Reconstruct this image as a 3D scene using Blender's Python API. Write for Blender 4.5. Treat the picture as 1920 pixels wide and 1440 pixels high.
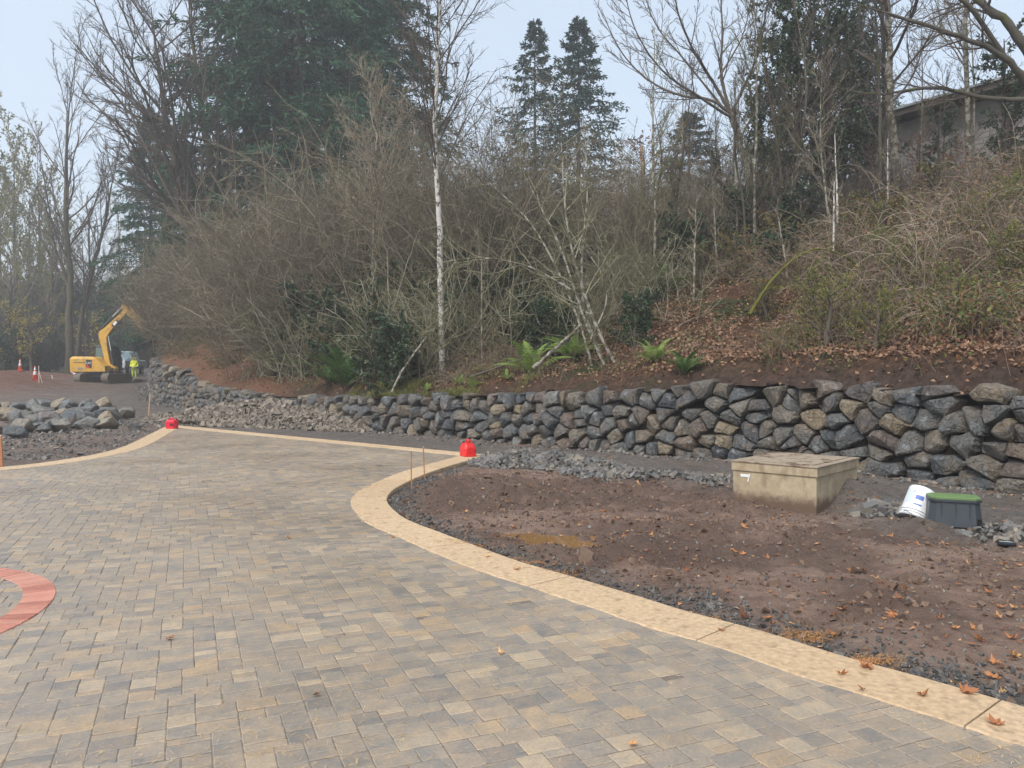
import bpy, bmesh, math, random
import numpy as np
from mathutils import Vector, Matrix

for _o in list(bpy.data.objects):
    bpy.data.objects.remove(_o)
SC = bpy.context.scene
COL = SC.collection
R = math.radians
F, HZ, CAMH = 1442.0, 700.0, 1.6          # focal length and horizon row in photo pixels, eye height in metres

# ------------------------------------------------------------------ camera, sky, sun, exposure
cam_d = bpy.data.cameras.new('camera')
cam_d.sensor_width = 36.0
cam_d.lens = 36.0 * F / 1920.0
cam_d.clip_start = 0.05
cam_d.clip_end = 3000.0
cam = bpy.data.objects.new('camera', cam_d)
COL.objects.link(cam)
cam.location = (0, 0, CAMH)
cam.rotation_euler = (R(90) - math.atan((720 - HZ) / F), 0, 0)
SC.camera = cam

SUN_EL, SUN_AZ = R(52), R(215)             # high, veiled sun behind the camera's left shoulder
wd = bpy.data.worlds.new('World')
SC.world = wd
wd.use_nodes = True
wn, wl = wd.node_tree.nodes, wd.node_tree.links
sky = wn.new('ShaderNodeTexSky')
sky.sky_type = 'NISHITA'
sky.sun_disc = False
sky.sun_elevation = SUN_EL
sky.sun_rotation = SUN_AZ
sky.air_density = 1.0
sky.dust_density = 3.0
sky.ozone_density = 1.0
# overcast: the blue sky seen through an even cloud layer
mixn = wn.new('ShaderNodeMix'); mixn.data_type = 'RGBA'
mixn.inputs[0].default_value = 0.52
mixn.inputs[7].default_value = (4.2, 4.65, 4.95, 1)
bg = wn['Background']
bg.inputs[1].default_value = 0.125
wl.new(sky.outputs[0], mixn.inputs[6])
wl.new(mixn.outputs[2], bg.inputs[0])

sun_d = bpy.data.lights.new('sun', 'SUN')
sun_d.energy = 1.5
sun_d.angle = R(22)
sun_d.color = (1.0, 0.95, 0.88)
sun = bpy.data.objects.new('sun', sun_d)
COL.objects.link(sun)
sdir = Vector((math.sin(SUN_AZ) * math.cos(SUN_EL), math.cos(SUN_AZ) * math.cos(SUN_EL), math.sin(SUN_EL)))
sun.rotation_euler = sdir.to_track_quat('Z', 'Y').to_euler()
sun.location = (0, 0, 60)

vs = SC.view_settings
vs.view_transform = 'Standard'
vs.look = 'None'
vs.exposure = 0.94
vs.gamma = 1.0
vs.use_curve_mapping = False
SC.render.engine = 'CYCLES'
cy = SC.cycles
cy.max_bounces = 5
cy.diffuse_bounces = 3
cy.glossy_bounces = 2
cy.transmission_bounces = 3
cy.transparent_max_bounces = 6
cy.volume_bounces = 2
cy.use_denoising = True
cy.use_adaptive_sampling = True
cy.adaptive_threshold = 0.015

# ------------------------------------------------------------------ helpers
def gp(px, py, z=0.0):
    """photo pixel -> ground point (x, y) at height z"""
    d = F * (CAMH - z) / (py - HZ)
    return ((px - 960) / F * d, d)

def at(px, d):
    return ((px - 960) / F * d, d)

def unit(v):
    return v / np.maximum(np.linalg.norm(v, axis=-1, keepdims=True), 1e-9)

def link(o):
    COL.objects.link(o)
    return o

def mesh_np(name, V, faces, mats, smooth=False, tint=None, matidx=None, attrs=None):
    """V (n,3); faces: list of int arrays (m,k), any k per array"""
    me = bpy.data.meshes.new(name)
    V = np.asarray(V, np.float32)
    faces = [np.asarray(f, np.int32) for f in faces if len(f)]
    me.vertices.add(len(V))
    me.vertices.foreach_set('co', V.ravel())
    nl = sum(f.size for f in faces)
    nf = sum(len(f) for f in faces)
    me.loops.add(nl)
    me.polygons.add(nf)
    me.loops.foreach_set('vertex_index', np.concatenate([f.ravel() for f in faces]))
    tot = np.concatenate([np.full(len(f), f.shape[1], np.int32) for f in faces])
    me.polygons.foreach_set('loop_start', (np.cumsum(tot) - tot).astype(np.int32))
    if matidx is not None:
        me.polygons.foreach_set('material_index', np.asarray(matidx, np.int32))
    me.polygons.foreach_set('use_smooth', np.full(nf, bool(smooth)))
    for m in (mats if isinstance(mats, (list, tuple)) else [mats]):
        me.materials.append(m)
    if tint is not None:
        a = me.attributes.new('tint', 'FLOAT', 'POINT')
        a.data.foreach_set('value', np.asarray(tint, np.float32))
    for k, v in (attrs or {}).items():
        a = me.attributes.new(k, 'FLOAT', 'POINT')
        a.data.foreach_set('value', np.asarray(v, np.float32))
    me.update(calc_edges=True)
    me.validate()
    return me

def mobj(name, me, parent=None, loc=(0, 0, 0), rot=(0, 0, 0), scale=(1, 1, 1)):
    o = bpy.data.objects.new(name, me)
    o.location, o.rotation_euler, o.scale = loc, rot, scale
    link(o)
    if parent is not None:
        o.parent = parent
    return o

def tag(o, label=None, cat=None, group=None, kind=None):
    if label: o['label'] = label
    if cat: o['category'] = cat
    if group: o['group'] = group
    if kind: o['kind'] = kind
    return o

def thing(name, label, cat, loc=(0, 0, 0), rz=0.0, group=None):
    o = bpy.data.objects.new(name, None)
    o.empty_display_size = 0.2
    o.location, o.rotation_euler = loc, (0, 0, rz)
    link(o)
    return tag(o, label, cat, group)

class BM:
    """collects shapes into one mesh part"""
    def __init__(s):
        s.b = bmesh.new()
    def box(s, c, d, rot=None, taper=None):
        g = bmesh.ops.create_cube(s.b, size=1.0)
        vs = g['verts']
        for v in vs:
            t = 1.0
            if taper is not None and v.co.z > 0:
                v.co.x *= taper[0]; v.co.y *= taper[1]
            v.co = Vector((v.co.x * d[0], v.co.y * d[1], v.co.z * d[2]))
            if rot is not None:
                v.co = rot @ v.co
            v.co += Vector(c)
        return s
    def cyl(s, a, b, r0, r1=None, n=12):
        a, b = Vector(a), Vector(b)
        r1 = r0 if r1 is None else r1
        q = (b - a).to_track_quat('Z', 'Y')
        ra, rb = [], []
        for i in range(n):
            t = 2 * math.pi * i / n
            e = Vector((math.cos(t), math.sin(t), 0))
            ra.append(s.b.verts.new(a + q @ (e * r0)))
            rb.append(s.b.verts.new(b + q @ (e * r1)))
        for i in range(n):
            j = (i + 1) % n
            s.b.faces.new((ra[i], ra[j], rb[j], rb[i]))
        s.b.faces.new(ra[::-1]); s.b.faces.new(rb)
        return s
    def tube(s, pts, r, n=8):
        pts = [Vector(p) for p in pts]
        rings = []
        for i, p in enumerate(pts):
            t = (pts[min(i + 1, len(pts) - 1)] - pts[max(i - 1, 0)]).normalized()
            q = t.to_track_quat('Z', 'Y')
            rr = r[i] if isinstance(r, (list, tuple)) else r
            rings.append([s.b.verts.new(p + q @ Vector((math.cos(2 * math.pi * k / n) * rr, math.sin(2 * math.pi * k / n) * rr, 0))) for k in range(n)])
        for a, b in zip(rings, rings[1:]):
            for k in range(n):
                j = (k + 1) % n
                s.b.faces.new((a[k], a[j], b[j], b[k]))
        s.b.faces.new(rings[0][::-1]); s.b.faces.new(rings[-1])
        return s
    def lathe(s, prof, c=(0, 0, 0), n=24, cap=True):
        rings = []
        for r, z in prof:
            rings.append([s.b.verts.new((c[0] + r * math.cos(2 * math.pi * k / n), c[1] + r * math.sin(2 * math.pi * k / n), c[2] + z)) for k in range(n)])
        for a, b in zip(rings, rings[1:]):
            for k in range(n):
                j = (k + 1) % n
                s.b.faces.new((a[k], a[j], b[j], b[k]))
        if cap:
            s.b.faces.new(rings[0][::-1]); s.b.faces.new(rings[-1])
        return s
    def prism(s, poly, y0, y1):
        """polygon in x-z, extruded along y"""
        a = [s.b.verts.new((x, y0, z)) for x, z in poly]
        b = [s.b.verts.new((x, y1, z)) for x, z in poly]
        n = len(poly)
        s.b.faces.new(a); s.b.faces.new(b[::-1])
        for i in range(n):
            j = (i + 1) % n
            s.b.faces.new((a[j], a[i], b[i], b[j]))
        return s
    def loft(s, rings):
        rr = [[s.b.verts.new(p) for p in r] for r in rings]
        n = len(rr[0])
        for a, b in zip(rr, rr[1:]):
            for k in range(n):
                j = (k + 1) % n
                s.b.faces.new((a[k], a[j], b[j], b[k]))
        s.b.faces.new(rr[0][::-1]); s.b.faces.new(rr[-1])
        return s
    def build(s, name, m, parent=None, bevel=0.0, seg=2, smooth=False, loc=(0, 0, 0), rot=(0, 0, 0), angle=30):
        bmesh.ops.recalc_face_normals(s.b, faces=s.b.faces)
        if bevel > 0:
            ed = [e for e in s.b.edges if len(e.link_faces) == 2 and e.calc_face_angle(0) > R(angle)]
            bmesh.ops.bevel(s.b, geom=ed, offset=bevel, segments=seg, profile=0.6, affect='EDGES', clamp_overlap=True)
        me = bpy.data.meshes.new(name)
        s.b.to_mesh(me); s.b.free()
        me.materials.append(m)
        if smooth:
            for p in me.polygons: p.use_smooth = True
        return mobj(name, me, parent, loc, rot)

# ------------------------------------------------------------------ materials
def _ramp(nt, cols, pos=None, interp='LINEAR'):
    r = nt.nodes.new('ShaderNodeValToRGB')
    r.color_ramp.interpolation = interp
    el = r.color_ramp.elements
    n = len(cols)
    pos = pos or [i / max(n - 1, 1) for i in range(n)]
    el[0].position = pos[0]; el[0].color = (*cols[0], 1)
    el[1].position = pos[-1]; el[1].color = (*cols[-1], 1)
    for i in range(1, n - 1):
        e = el.new(pos[i]); e.color = (*cols[i], 1)
    return r

def _noise(nt, vec, scale, detail=4.0, rough=0.55):
    n = nt.nodes.new('ShaderNodeTexNoise')
    n.inputs['Scale'].default_value = scale
    n.inputs['Detail'].default_value = detail
    n.inputs['Roughness'].default_value = rough
    nt.links.new(vec, n.inputs['Vector'])
    return n.outputs['Fac']

def _math(nt, op, a, b=None, clamp=False):
    m = nt.nodes.new('ShaderNodeMath'); m.operation = op; m.use_clamp = clamp
    for i, v in enumerate((a, b)):
        if v is None: continue
        if isinstance(v, (int, float)): m.inputs[i].default_value = v
        else: nt.links.new(v, m.inputs[i])
    return m.outputs[0]

def _mix(nt, fac, a, b, blend='MIX'):
    m = nt.nodes.new('ShaderNodeMix'); m.data_type = 'RGBA'; m.blend_type = blend
    for i, v in ((0, fac), (6, a), (7, b)):
        if isinstance(v, (int, float)): m.inputs[i].default_value = v
        elif isinstance(v, tuple): m.inputs[i].default_value = (*v, 1)
        else: nt.links.new(v, m.inputs[i])
    return m.outputs[2]

def _attr(nt, name):
    a = nt.nodes.new('ShaderNodeAttribute'); a.attribute_name = name
    return a.outputs['Fac']

def _sstep(nt, v, lo, hi):
    m = nt.nodes.new('ShaderNodeMapRange'); m.interpolation_type = 'SMOOTHSTEP'
    m.inputs[1].default_value = lo; m.inputs[2].default_value = hi
    nt.links.new(v, m.inputs[0])
    return m.outputs[0]

def new_mat(name):
    m = bpy.data.materials.new(name)
    m.use_nodes = True
    nt = m.node_tree
    return m, nt, nt.nodes['Principled BSDF']

def _pos(nt, obj=False):
    if obj:
        return nt.nodes.new('ShaderNodeTexCoord').outputs['Object']
    return nt.nodes.new('ShaderNodeNewGeometry').outputs['Position']

def _bump(nt, bs, h, strength, dist):
    b = nt.nodes.new('ShaderNodeBump')
    b.inputs['Strength'].default_value = strength
    b.inputs['Distance'].default_value = dist
    nt.links.new(h, b.inputs['Height'])
    nt.links.new(b.outputs[0], bs.inputs['Normal'])

def mat_var(name, cols, rough=0.8, mottle=(3.0, 0.35), bump=None, spec=0.3, leafy=0.0, interp='LINEAR', obj=False, spots=None, metallic=0.0, rough_var=0.0):
    """palette picked per object / per piece ('tint'), mottled by noise; spots=(colour, scale, lo, hi)"""
    m, nt, bs = new_mat(name)
    oi = nt.nodes.new('ShaderNodeObjectInfo')
    fac = _math(nt, 'FRACT', _math(nt, 'ADD', _attr(nt, 'tint'), oi.outputs['Random']))
    col = _ramp(nt, cols, interp=interp) if len(cols) > 1 else None
    if col is not None:
        nt.links.new(fac, col.inputs[0]); c = col.outputs[0]
    else:
        rgb = nt.nodes.new('ShaderNodeRGB'); rgb.outputs[0].default_value = (*cols[0], 1); c = rgb.outputs[0]
    p = _pos(nt, obj)
    if mottle:
        n = _noise(nt, p, mottle[0], 5.0)
        k = _math(nt, 'MULTIPLY_ADD', n, 2 * mottle[1])
        nt.nodes[-1].inputs[2].default_value = 1.0 - mottle[1]
        v = nt.nodes.new('ShaderNodeVectorMath'); v.operation = 'SCALE'
        nt.links.new(c, v.inputs[0]); nt.links.new(k, v.inputs['Scale'])
        c = v.outputs[0]
    if spots:
        s = _noise(nt, p, spots[1], 3.0, 0.65)
        c = _mix(nt, _sstep(nt, s, spots[2], spots[3]), c, spots[0])
    nt.links.new(c, bs.inputs['Base Color'])
    bs.inputs['Roughness'].default_value = rough
    if rough_var:
        rn = _noise(nt, p, 1.3, 3.0)
        rv = _math(nt, 'MULTIPLY_ADD', rn, 2 * rough_var); nt.nodes[-1].inputs[2].default_value = rough - rough_var
        nt.links.new(rv, bs.inputs['Roughness'])
    bs.inputs['Specular IOR Level'].default_value = spec
    bs.inputs['Metallic'].default_value = metallic
    if bump:
        _bump(nt, bs, _noise(nt, p, bump[0], 6.0, 0.6), bump[1], bump[2])
    if leafy > 0:
        tr = nt.nodes.new('ShaderNodeBsdfTranslucent')
        nt.links.new(c, tr.inputs[0])
        mx = nt.nodes.new('ShaderNodeMixShader'); mx.inputs[0].default_value = leafy
        nt.links.new(bs.outputs[0], mx.inputs[1]); nt.links.new(tr.outputs[0], mx.inputs[2])
        nt.links.new(mx.outputs[0], nt.nodes['Material Output'].inputs[0])
    return m

def mat_plain(name, c, rough=0.5, metallic=0.0, spec=0.5, mottle=(6.0, 0.12), **k):
    return mat_var(name, [c], rough, mottle, spec=spec, metallic=metallic, obj=True, **k)

def mat_glass(name, c):
    m, nt, bs = new_mat(name)
    bs.inputs['Base Color'].default_value = (*c, 1)
    bs.inputs['Roughness'].default_value = 0.08
    bs.inputs['Specular IOR Level'].default_value = 0.8
    return m
# ------------------------------------------------------------------ terrain functions
rng = np.random.default_rng(7)

def vnoise(x, y, seed=0):
    """smooth value noise in [-1,1]"""
    x = np.asarray(x, float); y = np.asarray(y, float)
    xi, yi = np.floor(x).astype(np.int64), np.floor(y).astype(np.int64)
    fx, fy = x - xi, y - yi
    fx, fy = fx * fx * (3 - 2 * fx), fy * fy * (3 - 2 * fy)
    def h(a, b):
        n = (a * 374761393 + b * 668265263 + seed * 974634777) & 0x7fffffff
        n = ((n ^ (n >> 13)) * 1274126177) & 0x7fffffff
        return ((n ^ (n >> 16)) & 0xffff) / 32767.5 - 1.0
    a, b, c, d = h(xi, yi), h(xi + 1, yi), h(xi, yi + 1), h(xi + 1, yi + 1)
    return (a * (1 - fx) + b * fx) * (1 - fy) + (c * (1 - fx) + d * fx) * fy

def catmull(P, per=12):
    P = np.asarray(P, float)
    out = []
    Q = np.vstack([2 * P[0] - P[1], P, 2 * P[-1] - P[-2]])
    for i in range(1, len(Q) - 2):
        t = np.linspace(0, 1, per, endpoint=False)[:, None]
        a, b, c, d = Q[i - 1], Q[i], Q[i + 1], Q[i + 2]
        out.append(0.5 * (2 * b + (c - a) * t + (2 * a - 5 * b + 4 * c - d) * t ** 2 + (3 * b - a - 3 * c + d) * t ** 3))
    out.append(P[-1:])
    return np.vstack(out)

# the boulder wall's foot: x, y, foot height, top height
WALL = [(10.6, 3.5, 0, 1.35), (9.0, 6.6, 0, 1.33), (7.6, 9.0, 0, 1.30), (6.75, 10.2, 0, 1.32), (6.19, 11.4, 0, 1.38), (5.4, 12.7, 0, 1.44),
        (4.06, 14.2, 0, 1.46), (1.93, 15.9, 0, 1.28), (0, 17.7, 0, 1.2), (-3.2, 20.8, 0, 1.01), (-5.4, 23.2, 0, .92), (-9.6, 28.3, 0.0, .90),
        (-13.6, 33.6, .05, 1.12), (-16.5, 37.2, .12, 1.8), (-18.3, 39.3, .2, 2.1), (-20.3, 42.8, .35, 2.2), (-24.2, 51, .75, 2.6), (-31.6, 67, 1.5, 2.9)]
WC = catmull(WALL, 14)
EXT = np.vstack([[(22, -22, 0, 1.5), (15, -6, 0, 1.4)], WC, [(-35.5, 75.5, 1.6, 1.5), (-40, 85, 2.1, 1.4), (-60, 124, 3.0, 2.2), (-110, 220, 3.4, 2.4)]])
def resample(P, step):
    L = np.concatenate([[0], np.cumsum(np.linalg.norm(np.diff(P[:, :2], axis=0), axis=1))])
    s = np.arange(0, L[-1], step)
    return np.stack([np.interp(s, L, P[:, k]) for k in range(P.shape[1])], 1), s
EX, _ = resample(EXT, 0.5)
ET = unit(np.gradient(EX[:, :2], axis=0))
EN = np.stack([ET[:, 1], -ET[:, 0]], 1)          # points into the hill

def wall_dist(x, y):
    """signed distance behind the wall line (positive = hillside), and the wall's top height there"""
    x = np.asarray(x, float).ravel(); y = np.asarray(y, float).ravel()
    t = np.empty(len(x)); zt = np.empty(len(x))
    for a in range(0, len(x), 8000):
        X, Y = x[a:a + 8000, None], y[a:a + 8000, None]
        d2 = (X - EX[None, :, 0]) ** 2 + (Y - EX[None, :, 1]) ** 2
        i = d2.argmin(1)
        dx, dy = x[a:a + 8000] - EX[i, 0], y[a:a + 8000] - EX[i, 1]
        sg = np.sign(dx * EN[i, 0] + dy * EN[i, 1])
        t[a:a + 8000] = np.sqrt(d2[np.arange(len(i)), i]) * np.where(sg == 0, 1, sg)
        zt[a:a + 8000] = EX[i, 3]
    return t, zt

def sm(v, a, b):
    u = np.clip((v - a) / (b - a), 0, 1)
    return u * u * (3 - 2 * u)

def hill(x, y, t=None, zt=None):
    x = np.asarray(x, float).ravel(); y = np.asarray(y, float).ravel()
    if t is None:
        t, zt = wall_dist(x, y)
    right = sm(x, 1.0, 4.5)
    far = sm(-x, 2, 12)
    tt = np.maximum(t - 0.55, 0)
    bank = (0.28 + 0.22 * right) * sm(t, 0.55, 1.15)
    slope = 0.52 + 0.10 * far
    top = 9.2 + 1.0 * far
    rise = top * (1 - np.exp(-(slope * tt / top) ** 1.35) ** 1.0)
    n = 0.35 * vnoise(x * .35, y * .35, 3) + 0.16 * vnoise(x * 1.1, y * 1.1, 5) + 0.05 * vnoise(x * 3.3, y * 3.3, 6)
    return zt - 0.10 - 1.2 * sm(-t, .0, 3) + bank + rise + n * sm(t, 0.4, 2.5) + 0.03 * vnoise(x * 5, y * 5, 9)

# ------------------------------------------------------------------ paved court outline (outer edge of the tan border)
PIX_R = [(2500, 1480), (2200, 1410), (1920, 1328), (1800, 1293), (1697, 1264), (1613, 1242), (1527, 1216), (1427, 1185), (1280, 1146), (1207, 1123), (1073, 1083),
         (973, 1054), (893, 1025), (827, 1000), (767, 977), (742, 960), (727, 944), (726, 932), (737, 919), (762, 905), (800, 888), (842, 874), (880, 863), (912, 853)]
PIX_L = [(318, 796.5), (297, 806), (275, 817), (237, 835), (187, 850), (100, 865), (0, 876.5), (-200, 892), (-500, 905)]
ER = catmull([gp(*p) for p in PIX_R], 6)
EL = catmull([gp(*p) for p in PIX_L], 6)
FAR = np.array([ER[-1] + (EL[0] - ER[-1]) * k for k in np.linspace(0, 1, 14)[1:-1]])
EDGE = np.vstack([ER, FAR, EL])
EDGE, EDGE_S = resample(EDGE, 0.10)
BW = 0.45
_c1 = int(np.argmin(np.linalg.norm(EDGE - ER[-1], axis=1)))
_c2 = int(np.argmin(np.linalg.norm(EDGE - EL[0], axis=1)))
def seg_offset(P, w):
    T = unit(np.gradient(P, axis=0))
    N = np.stack([-T[:, 1], T[:, 0]], 1)         # inward (left of travel)
    return P + N * w
def line_x(p, a, q, b):
    A = np.array([[a[0], -b[0]], [a[1], -b[1]]]); u = np.linalg.solve(A, q - p)
    return p + a * u[0]
S1, S2, S3 = EDGE[:_c1 + 1], EDGE[_c1:_c2 + 1], EDGE[_c2:]
I1, I2, I3 = seg_offset(S1, BW), seg_offset(S2, BW), seg_offset(S3, BW)
m12 = line_x(I1[-8], I1[-4] - I1[-8], I2[8], I2[4] - I2[8])
m23 = line_x(I2[-8], I2[-4] - I2[-8], I3[12], I3[8] - I3[12])
def trim_end(I, m, tan):
    k = len(I) - 1
    while k > 2 and np.dot(I[k] - m, tan) > -0.02: k -= 1
    return np.vstack([I[:k + 1], m])
I1 = trim_end(I1, m12, unit(I1[-4] - I1[-8]))
I2 = trim_end(I2, m23, unit(I2[-4] - I2[-8]))
I2 = trim_end(I2[::-1], m12, unit(I2[4] - I2[8]))[::-1]
I3 = trim_end(I3[::-1], m23, unit(I3[8] - I3[12]))[::-1]
INNER = np.vstack([I1[:-1], I2[:-1], I3])
CLOSE = np.array([(-22, 11.5), (-22, -6), (6, -6), (6, 2.0)])
POLY_IN = np.vstack([INNER, CLOSE])
POLY_OUT = np.vstack([EDGE, CLOSE])

def inside(x, y, P):
    x = np.asarray(x).ravel(); y = np.asarray(y).ravel()
    c = np.zeros(len(x), bool)
    Q = np.roll(P, -1, axis=0)
    for (x1, y1), (x2, y2) in zip(P, Q):
        if y1 == y2: continue
        k = ((y1 > y) != (y2 > y)) & (x < (x2 - x1) * (y - y1) / (y2 - y1) + x1)
        c ^= k
    return c

def edge_dist(x, y):
    x = np.asarray(x, float).ravel(); y = np.asarray(y, float).ravel()
    out = np.empty(len(x)); E = EDGE[::2]
    for a in range(0, len(x), 6000):
        out[a:a + 6000] = np.sqrt(((x[a:a + 6000, None] - E[None, :, 0]) ** 2 + (y[a:a + 6000, None] - E[None, :, 1]) ** 2).min(1))
    return out

PUD = np.array(gp(1035, 1002))
def ground(x, y):
    x = np.asarray(x, float).ravel(); y = np.asarray(y, float).ravel()
    z = 0.043 * np.maximum(y - 35, 0) - 0.043 * np.maximum(y - 105, 0)
    z = z + 0.05 * vnoise(x * .25, y * .25, 1) * sm(y, 10, 22)
    ins = inside(x, y, POLY_OUT); d = edge_dist(x, y)
    near = sm(y, 1, 3) * (1 - sm(y, 16, 24))
    rough = 0.030 * vnoise(x * 1.6, y * 1.9, 11) + 0.022 * vnoise(x * 4.1, y * 4.7, 12) + 0.015 * vnoise(x * 9.7, y * 11, 13) + 0.008 * vnoise(x * 19, y * 23, 14)
    cl = sm(vnoise(x * .75 + 3, y * 1.15, 16) + .5 * vnoise(x * 2.1, y * 2.6, 17), -.15, .5)
    rough = rough * (.6 + 1.7 * cl) + .020 * cl * vnoise(x * 14, y * 15, 19)
    t, _ = wall_dist(x, y)
    track = sm(-t, .3, .9) * (1 - sm(-t, 2.6, 3.4))               # the haul road along the wall
    rut = 0.03 * np.sin((-t) * 5.2 + vnoise(x * .5, y * .5, 2)) * track
    z = z + np.where(ins, 0, 1) * (rough * (1 - .65 * track) * near * sm(d, 0.0, .5) + rut * near - 0.045 * (1 - sm(d, 0.02, 0.5)) - 0.02)
    z = z + (1 - near) * 0.04 * vnoise(x * .8, y * .8, 15) * np.where(ins, 0, 1)
    # puddle hollow
    e = ((x - PUD[0]) / 0.62) ** 2 + ((y - PUD[1]) / 0.36) ** 2
    z = z - 0.085 * np.exp(-e * 0.8)
    z = np.where((e > 1.05) & (e < 4) & ~ins, np.maximum(z, -.054), z)
    # spoil mound at the far left
    mx, my = at(-40, 46)
    z = z + 1.15 * np.exp(-(((x - mx) / 4.2) ** 2 + ((y - my) / 6.0) ** 2)) * (1 + .25 * vnoise(x * .9, y * .9, 21))
    mx, my = at(20, 60)
    z = z + 0.7 * np.exp(-(((x - mx) / 4.0) ** 2 + ((y - my) / 5.0) ** 2)) * (1 + .3 * vnoise(x * .9, y * .9, 22))
    # ground falls under the hillside and rises softly into the wood on the left
    z = z + 3.0 * sm(-x - 0.52 * y, 14, 45)
    z = np.where(d < .45, np.minimum(z, np.where(ins, -.035, -.014)), z)
    z = np.where(ins, z - 0.11 * sm(d, .08, .36), z)
    # soil heaped against the concrete box
    bx, by = 4.35, 9.72
    z = z + 0.30 * np.exp(-(((x - bx) / .42) ** 2 + ((y - by) / .40) ** 2))
    bx, by = gp(1735, 985)
    z = z + 0.05 * np.exp(-(((x - bx) / .35) ** 2 + ((y - by) / .22) ** 2))
    return z

def gz(x, y):
    return float(ground([x], [y])[0])

def hz(x, y):
    t, zt = wall_dist([x], [y])
    if t[0] < 0.25:
        return gz(x, y)
    return float(hill([x], [y], t, zt)[0])

def surf(x, y):
    t, zt = wall_dist(x, y)
    return np.where(t > 0.25, hill(x, y, t, zt), ground(x, y))

# ------------------------------------------------------------------ structure materials
def mat_ground():
    m, nt, bs = new_mat('wet_soil')
    p = _pos(nt)
    n1 = _noise(nt, p, 1.1, 6); n2 = _noise(nt, p, 7.0, 6, .65); n3 = _noise(nt, p, 38.0, 5, .7)
    soil = _ramp(nt, [(.11, .067, .048), (.245, .16, .118), (.38, .268, .20)], [.34, .5, .68])
    nt.links.new(_math(nt, 'ADD', _math(nt, 'MULTIPLY', n1, .5), _math(nt, 'MULTIPLY', n2, .5)), soil.inputs[0])
    grav = _ramp(nt, [(.05, .046, .043), (.14, .125, .11), (.29, .26, .225)], [.32, .52, .74])
    nt.links.new(_math(nt, 'ADD', _math(nt, 'MULTIPLY', n2, .45), _math(nt, 'MULTIPLY', n3, .55)), grav.inputs[0])
    red = _ramp(nt, [(.10, .045, .028), (.21, .10, .062)], [.35, .7])
    nt.links.new(n2, red.inputs[0])
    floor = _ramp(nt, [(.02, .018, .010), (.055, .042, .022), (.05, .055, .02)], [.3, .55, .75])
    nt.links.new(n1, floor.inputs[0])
    gw = _math(nt, 'ADD', _attr(nt, 'road'), _math(nt, 'MULTIPLY_ADD', n1, .8), True)
    nt.nodes[-2].inputs[2].default_value = -.4
    c0 = _mix(nt, _math(nt, 'MULTIPLY', _attr(nt, 'clump'), .7), soil.outputs[0], (.10, .062, .045))
    c = _mix(nt, gw, c0, grav.outputs[0])
    c = _mix(nt, _attr(nt, 'red'), c, red.outputs[0])
    c = _mix(nt, _attr(nt, 'wood'), c, floor.outputs[0])
    nt.links.new(c, bs.inputs['Base Color'])
    rr = _ramp(nt, [(.35,) * 3, (.85,) * 3], [.35, .6]); nt.links.new(n1, rr.inputs[0])
    nt.links.new(rr.outputs[0], bs.inputs['Roughness'])
    bs.inputs['Specular IOR Level'].default_value = .35
    _bump(nt, bs, _math(nt, 'ADD', n2, _math(nt, 'MULTIPLY', n3, .9)), 1.0, .05)
    return m
M_GROUND = mat_ground()

def mat_hill():
    m, nt, bs = new_mat('leaf_littered_slope')
    p = _pos(nt)
    n1 = _noise(nt, p, .8, 6); n2 = _noise(nt, p, 9.0, 6, .65)
    lit = _ramp(nt, [(.022, .014, .009), (.075, .040, .022), (.14, .07, .036)], [.34, .52, .72])
    nt.links.new(n2, lit.inputs[0])
    green = _ramp(nt, [(.015, .018, .006), (.045, .05, .015)], [.35, .65]); nt.links.new(n2, green.inputs[0])
    soil = _ramp(nt, [(.026, .017, .013), (.065, .042, .032)], [.35, .65]); nt.links.new(n2, soil.inputs[0])
    red = _ramp(nt, [(.09, .045, .026), (.20, .105, .06)], [.35, .7]); nt.links.new(n2, red.inputs[0])
    c = _mix(nt, _sstep(nt, n1, .5, .62), lit.outputs[0], green.outputs[0])
    c = _mix(nt, _attr(nt, 'soil'), c, soil.outputs[0])
    c = _mix(nt, _attr(nt, 'red'), c, red.outputs[0])
    nt.links.new(c, bs.inputs['Base Color'])
    bs.inputs['Roughness'].default_value = .85
    bs.inputs['Specular IOR Level'].default_value = .2
    _bump(nt, bs, n2, 1.0, .05)
    return m
M_HILL = mat_hill()

# ------------------------------------------------------------------ ground sheet
def axis(fine0, fine1, step, lo, hi, grow=1.10, mx=25.0):
    a = list(np.arange(fine0, fine1, step))
    s, v = step, fine1
    while v < hi: a.append(v); s = min(s * grow, mx); v += s
    a.append(hi)
    s, v, b = step, fine0 - step, []
    while v > lo: b.append(v); s = min(s * grow, mx); v -= s
    b.append(lo)
    return np.array(b[::-1] + a)
GX = axis(-0.8, 6.6, 0.05, -420, 420, 1.045)
GY = axis(3.0, 12.0, 0.06, -60, 620, 1.04)
XX, YY = np.meshgrid(GX, GY)
nx, ny = len(GX), len(GY)
gzv = ground(XX, YY)
tt_, _zt = wall_dist(XX, YY)
gzv = gzv - 1.2 * sm(tt_, .2, 1.2)
idx = np.arange(nx * ny).reshape(ny, nx)
quads = np.stack([idx[:-1, :-1], idx[:-1, 1:], idx[1:, 1:], idx[1:, :-1]], -1).reshape(-1, 4)
xf, yf = XX.ravel(), YY.ravel()
ed = edge_dist(xf, yf)
road = sm(-tt_, -.2, .5) * (1 - sm(-tt_, 2.6, 4.2)) * .9
road = np.maximum(road, sm(yf, 24, 30) * (1 - sm(np.abs(xf + .50 * yf - 1), 6, 11)) * .85)
road = np.maximum(road, (1 - sm(ed, .1, .55)) * .75 * (xf > -6))
road = np.maximum(road, (xf < -6) * sm(yf, 11, 14) * .45)
red = np.zeros(len(xf))
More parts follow.
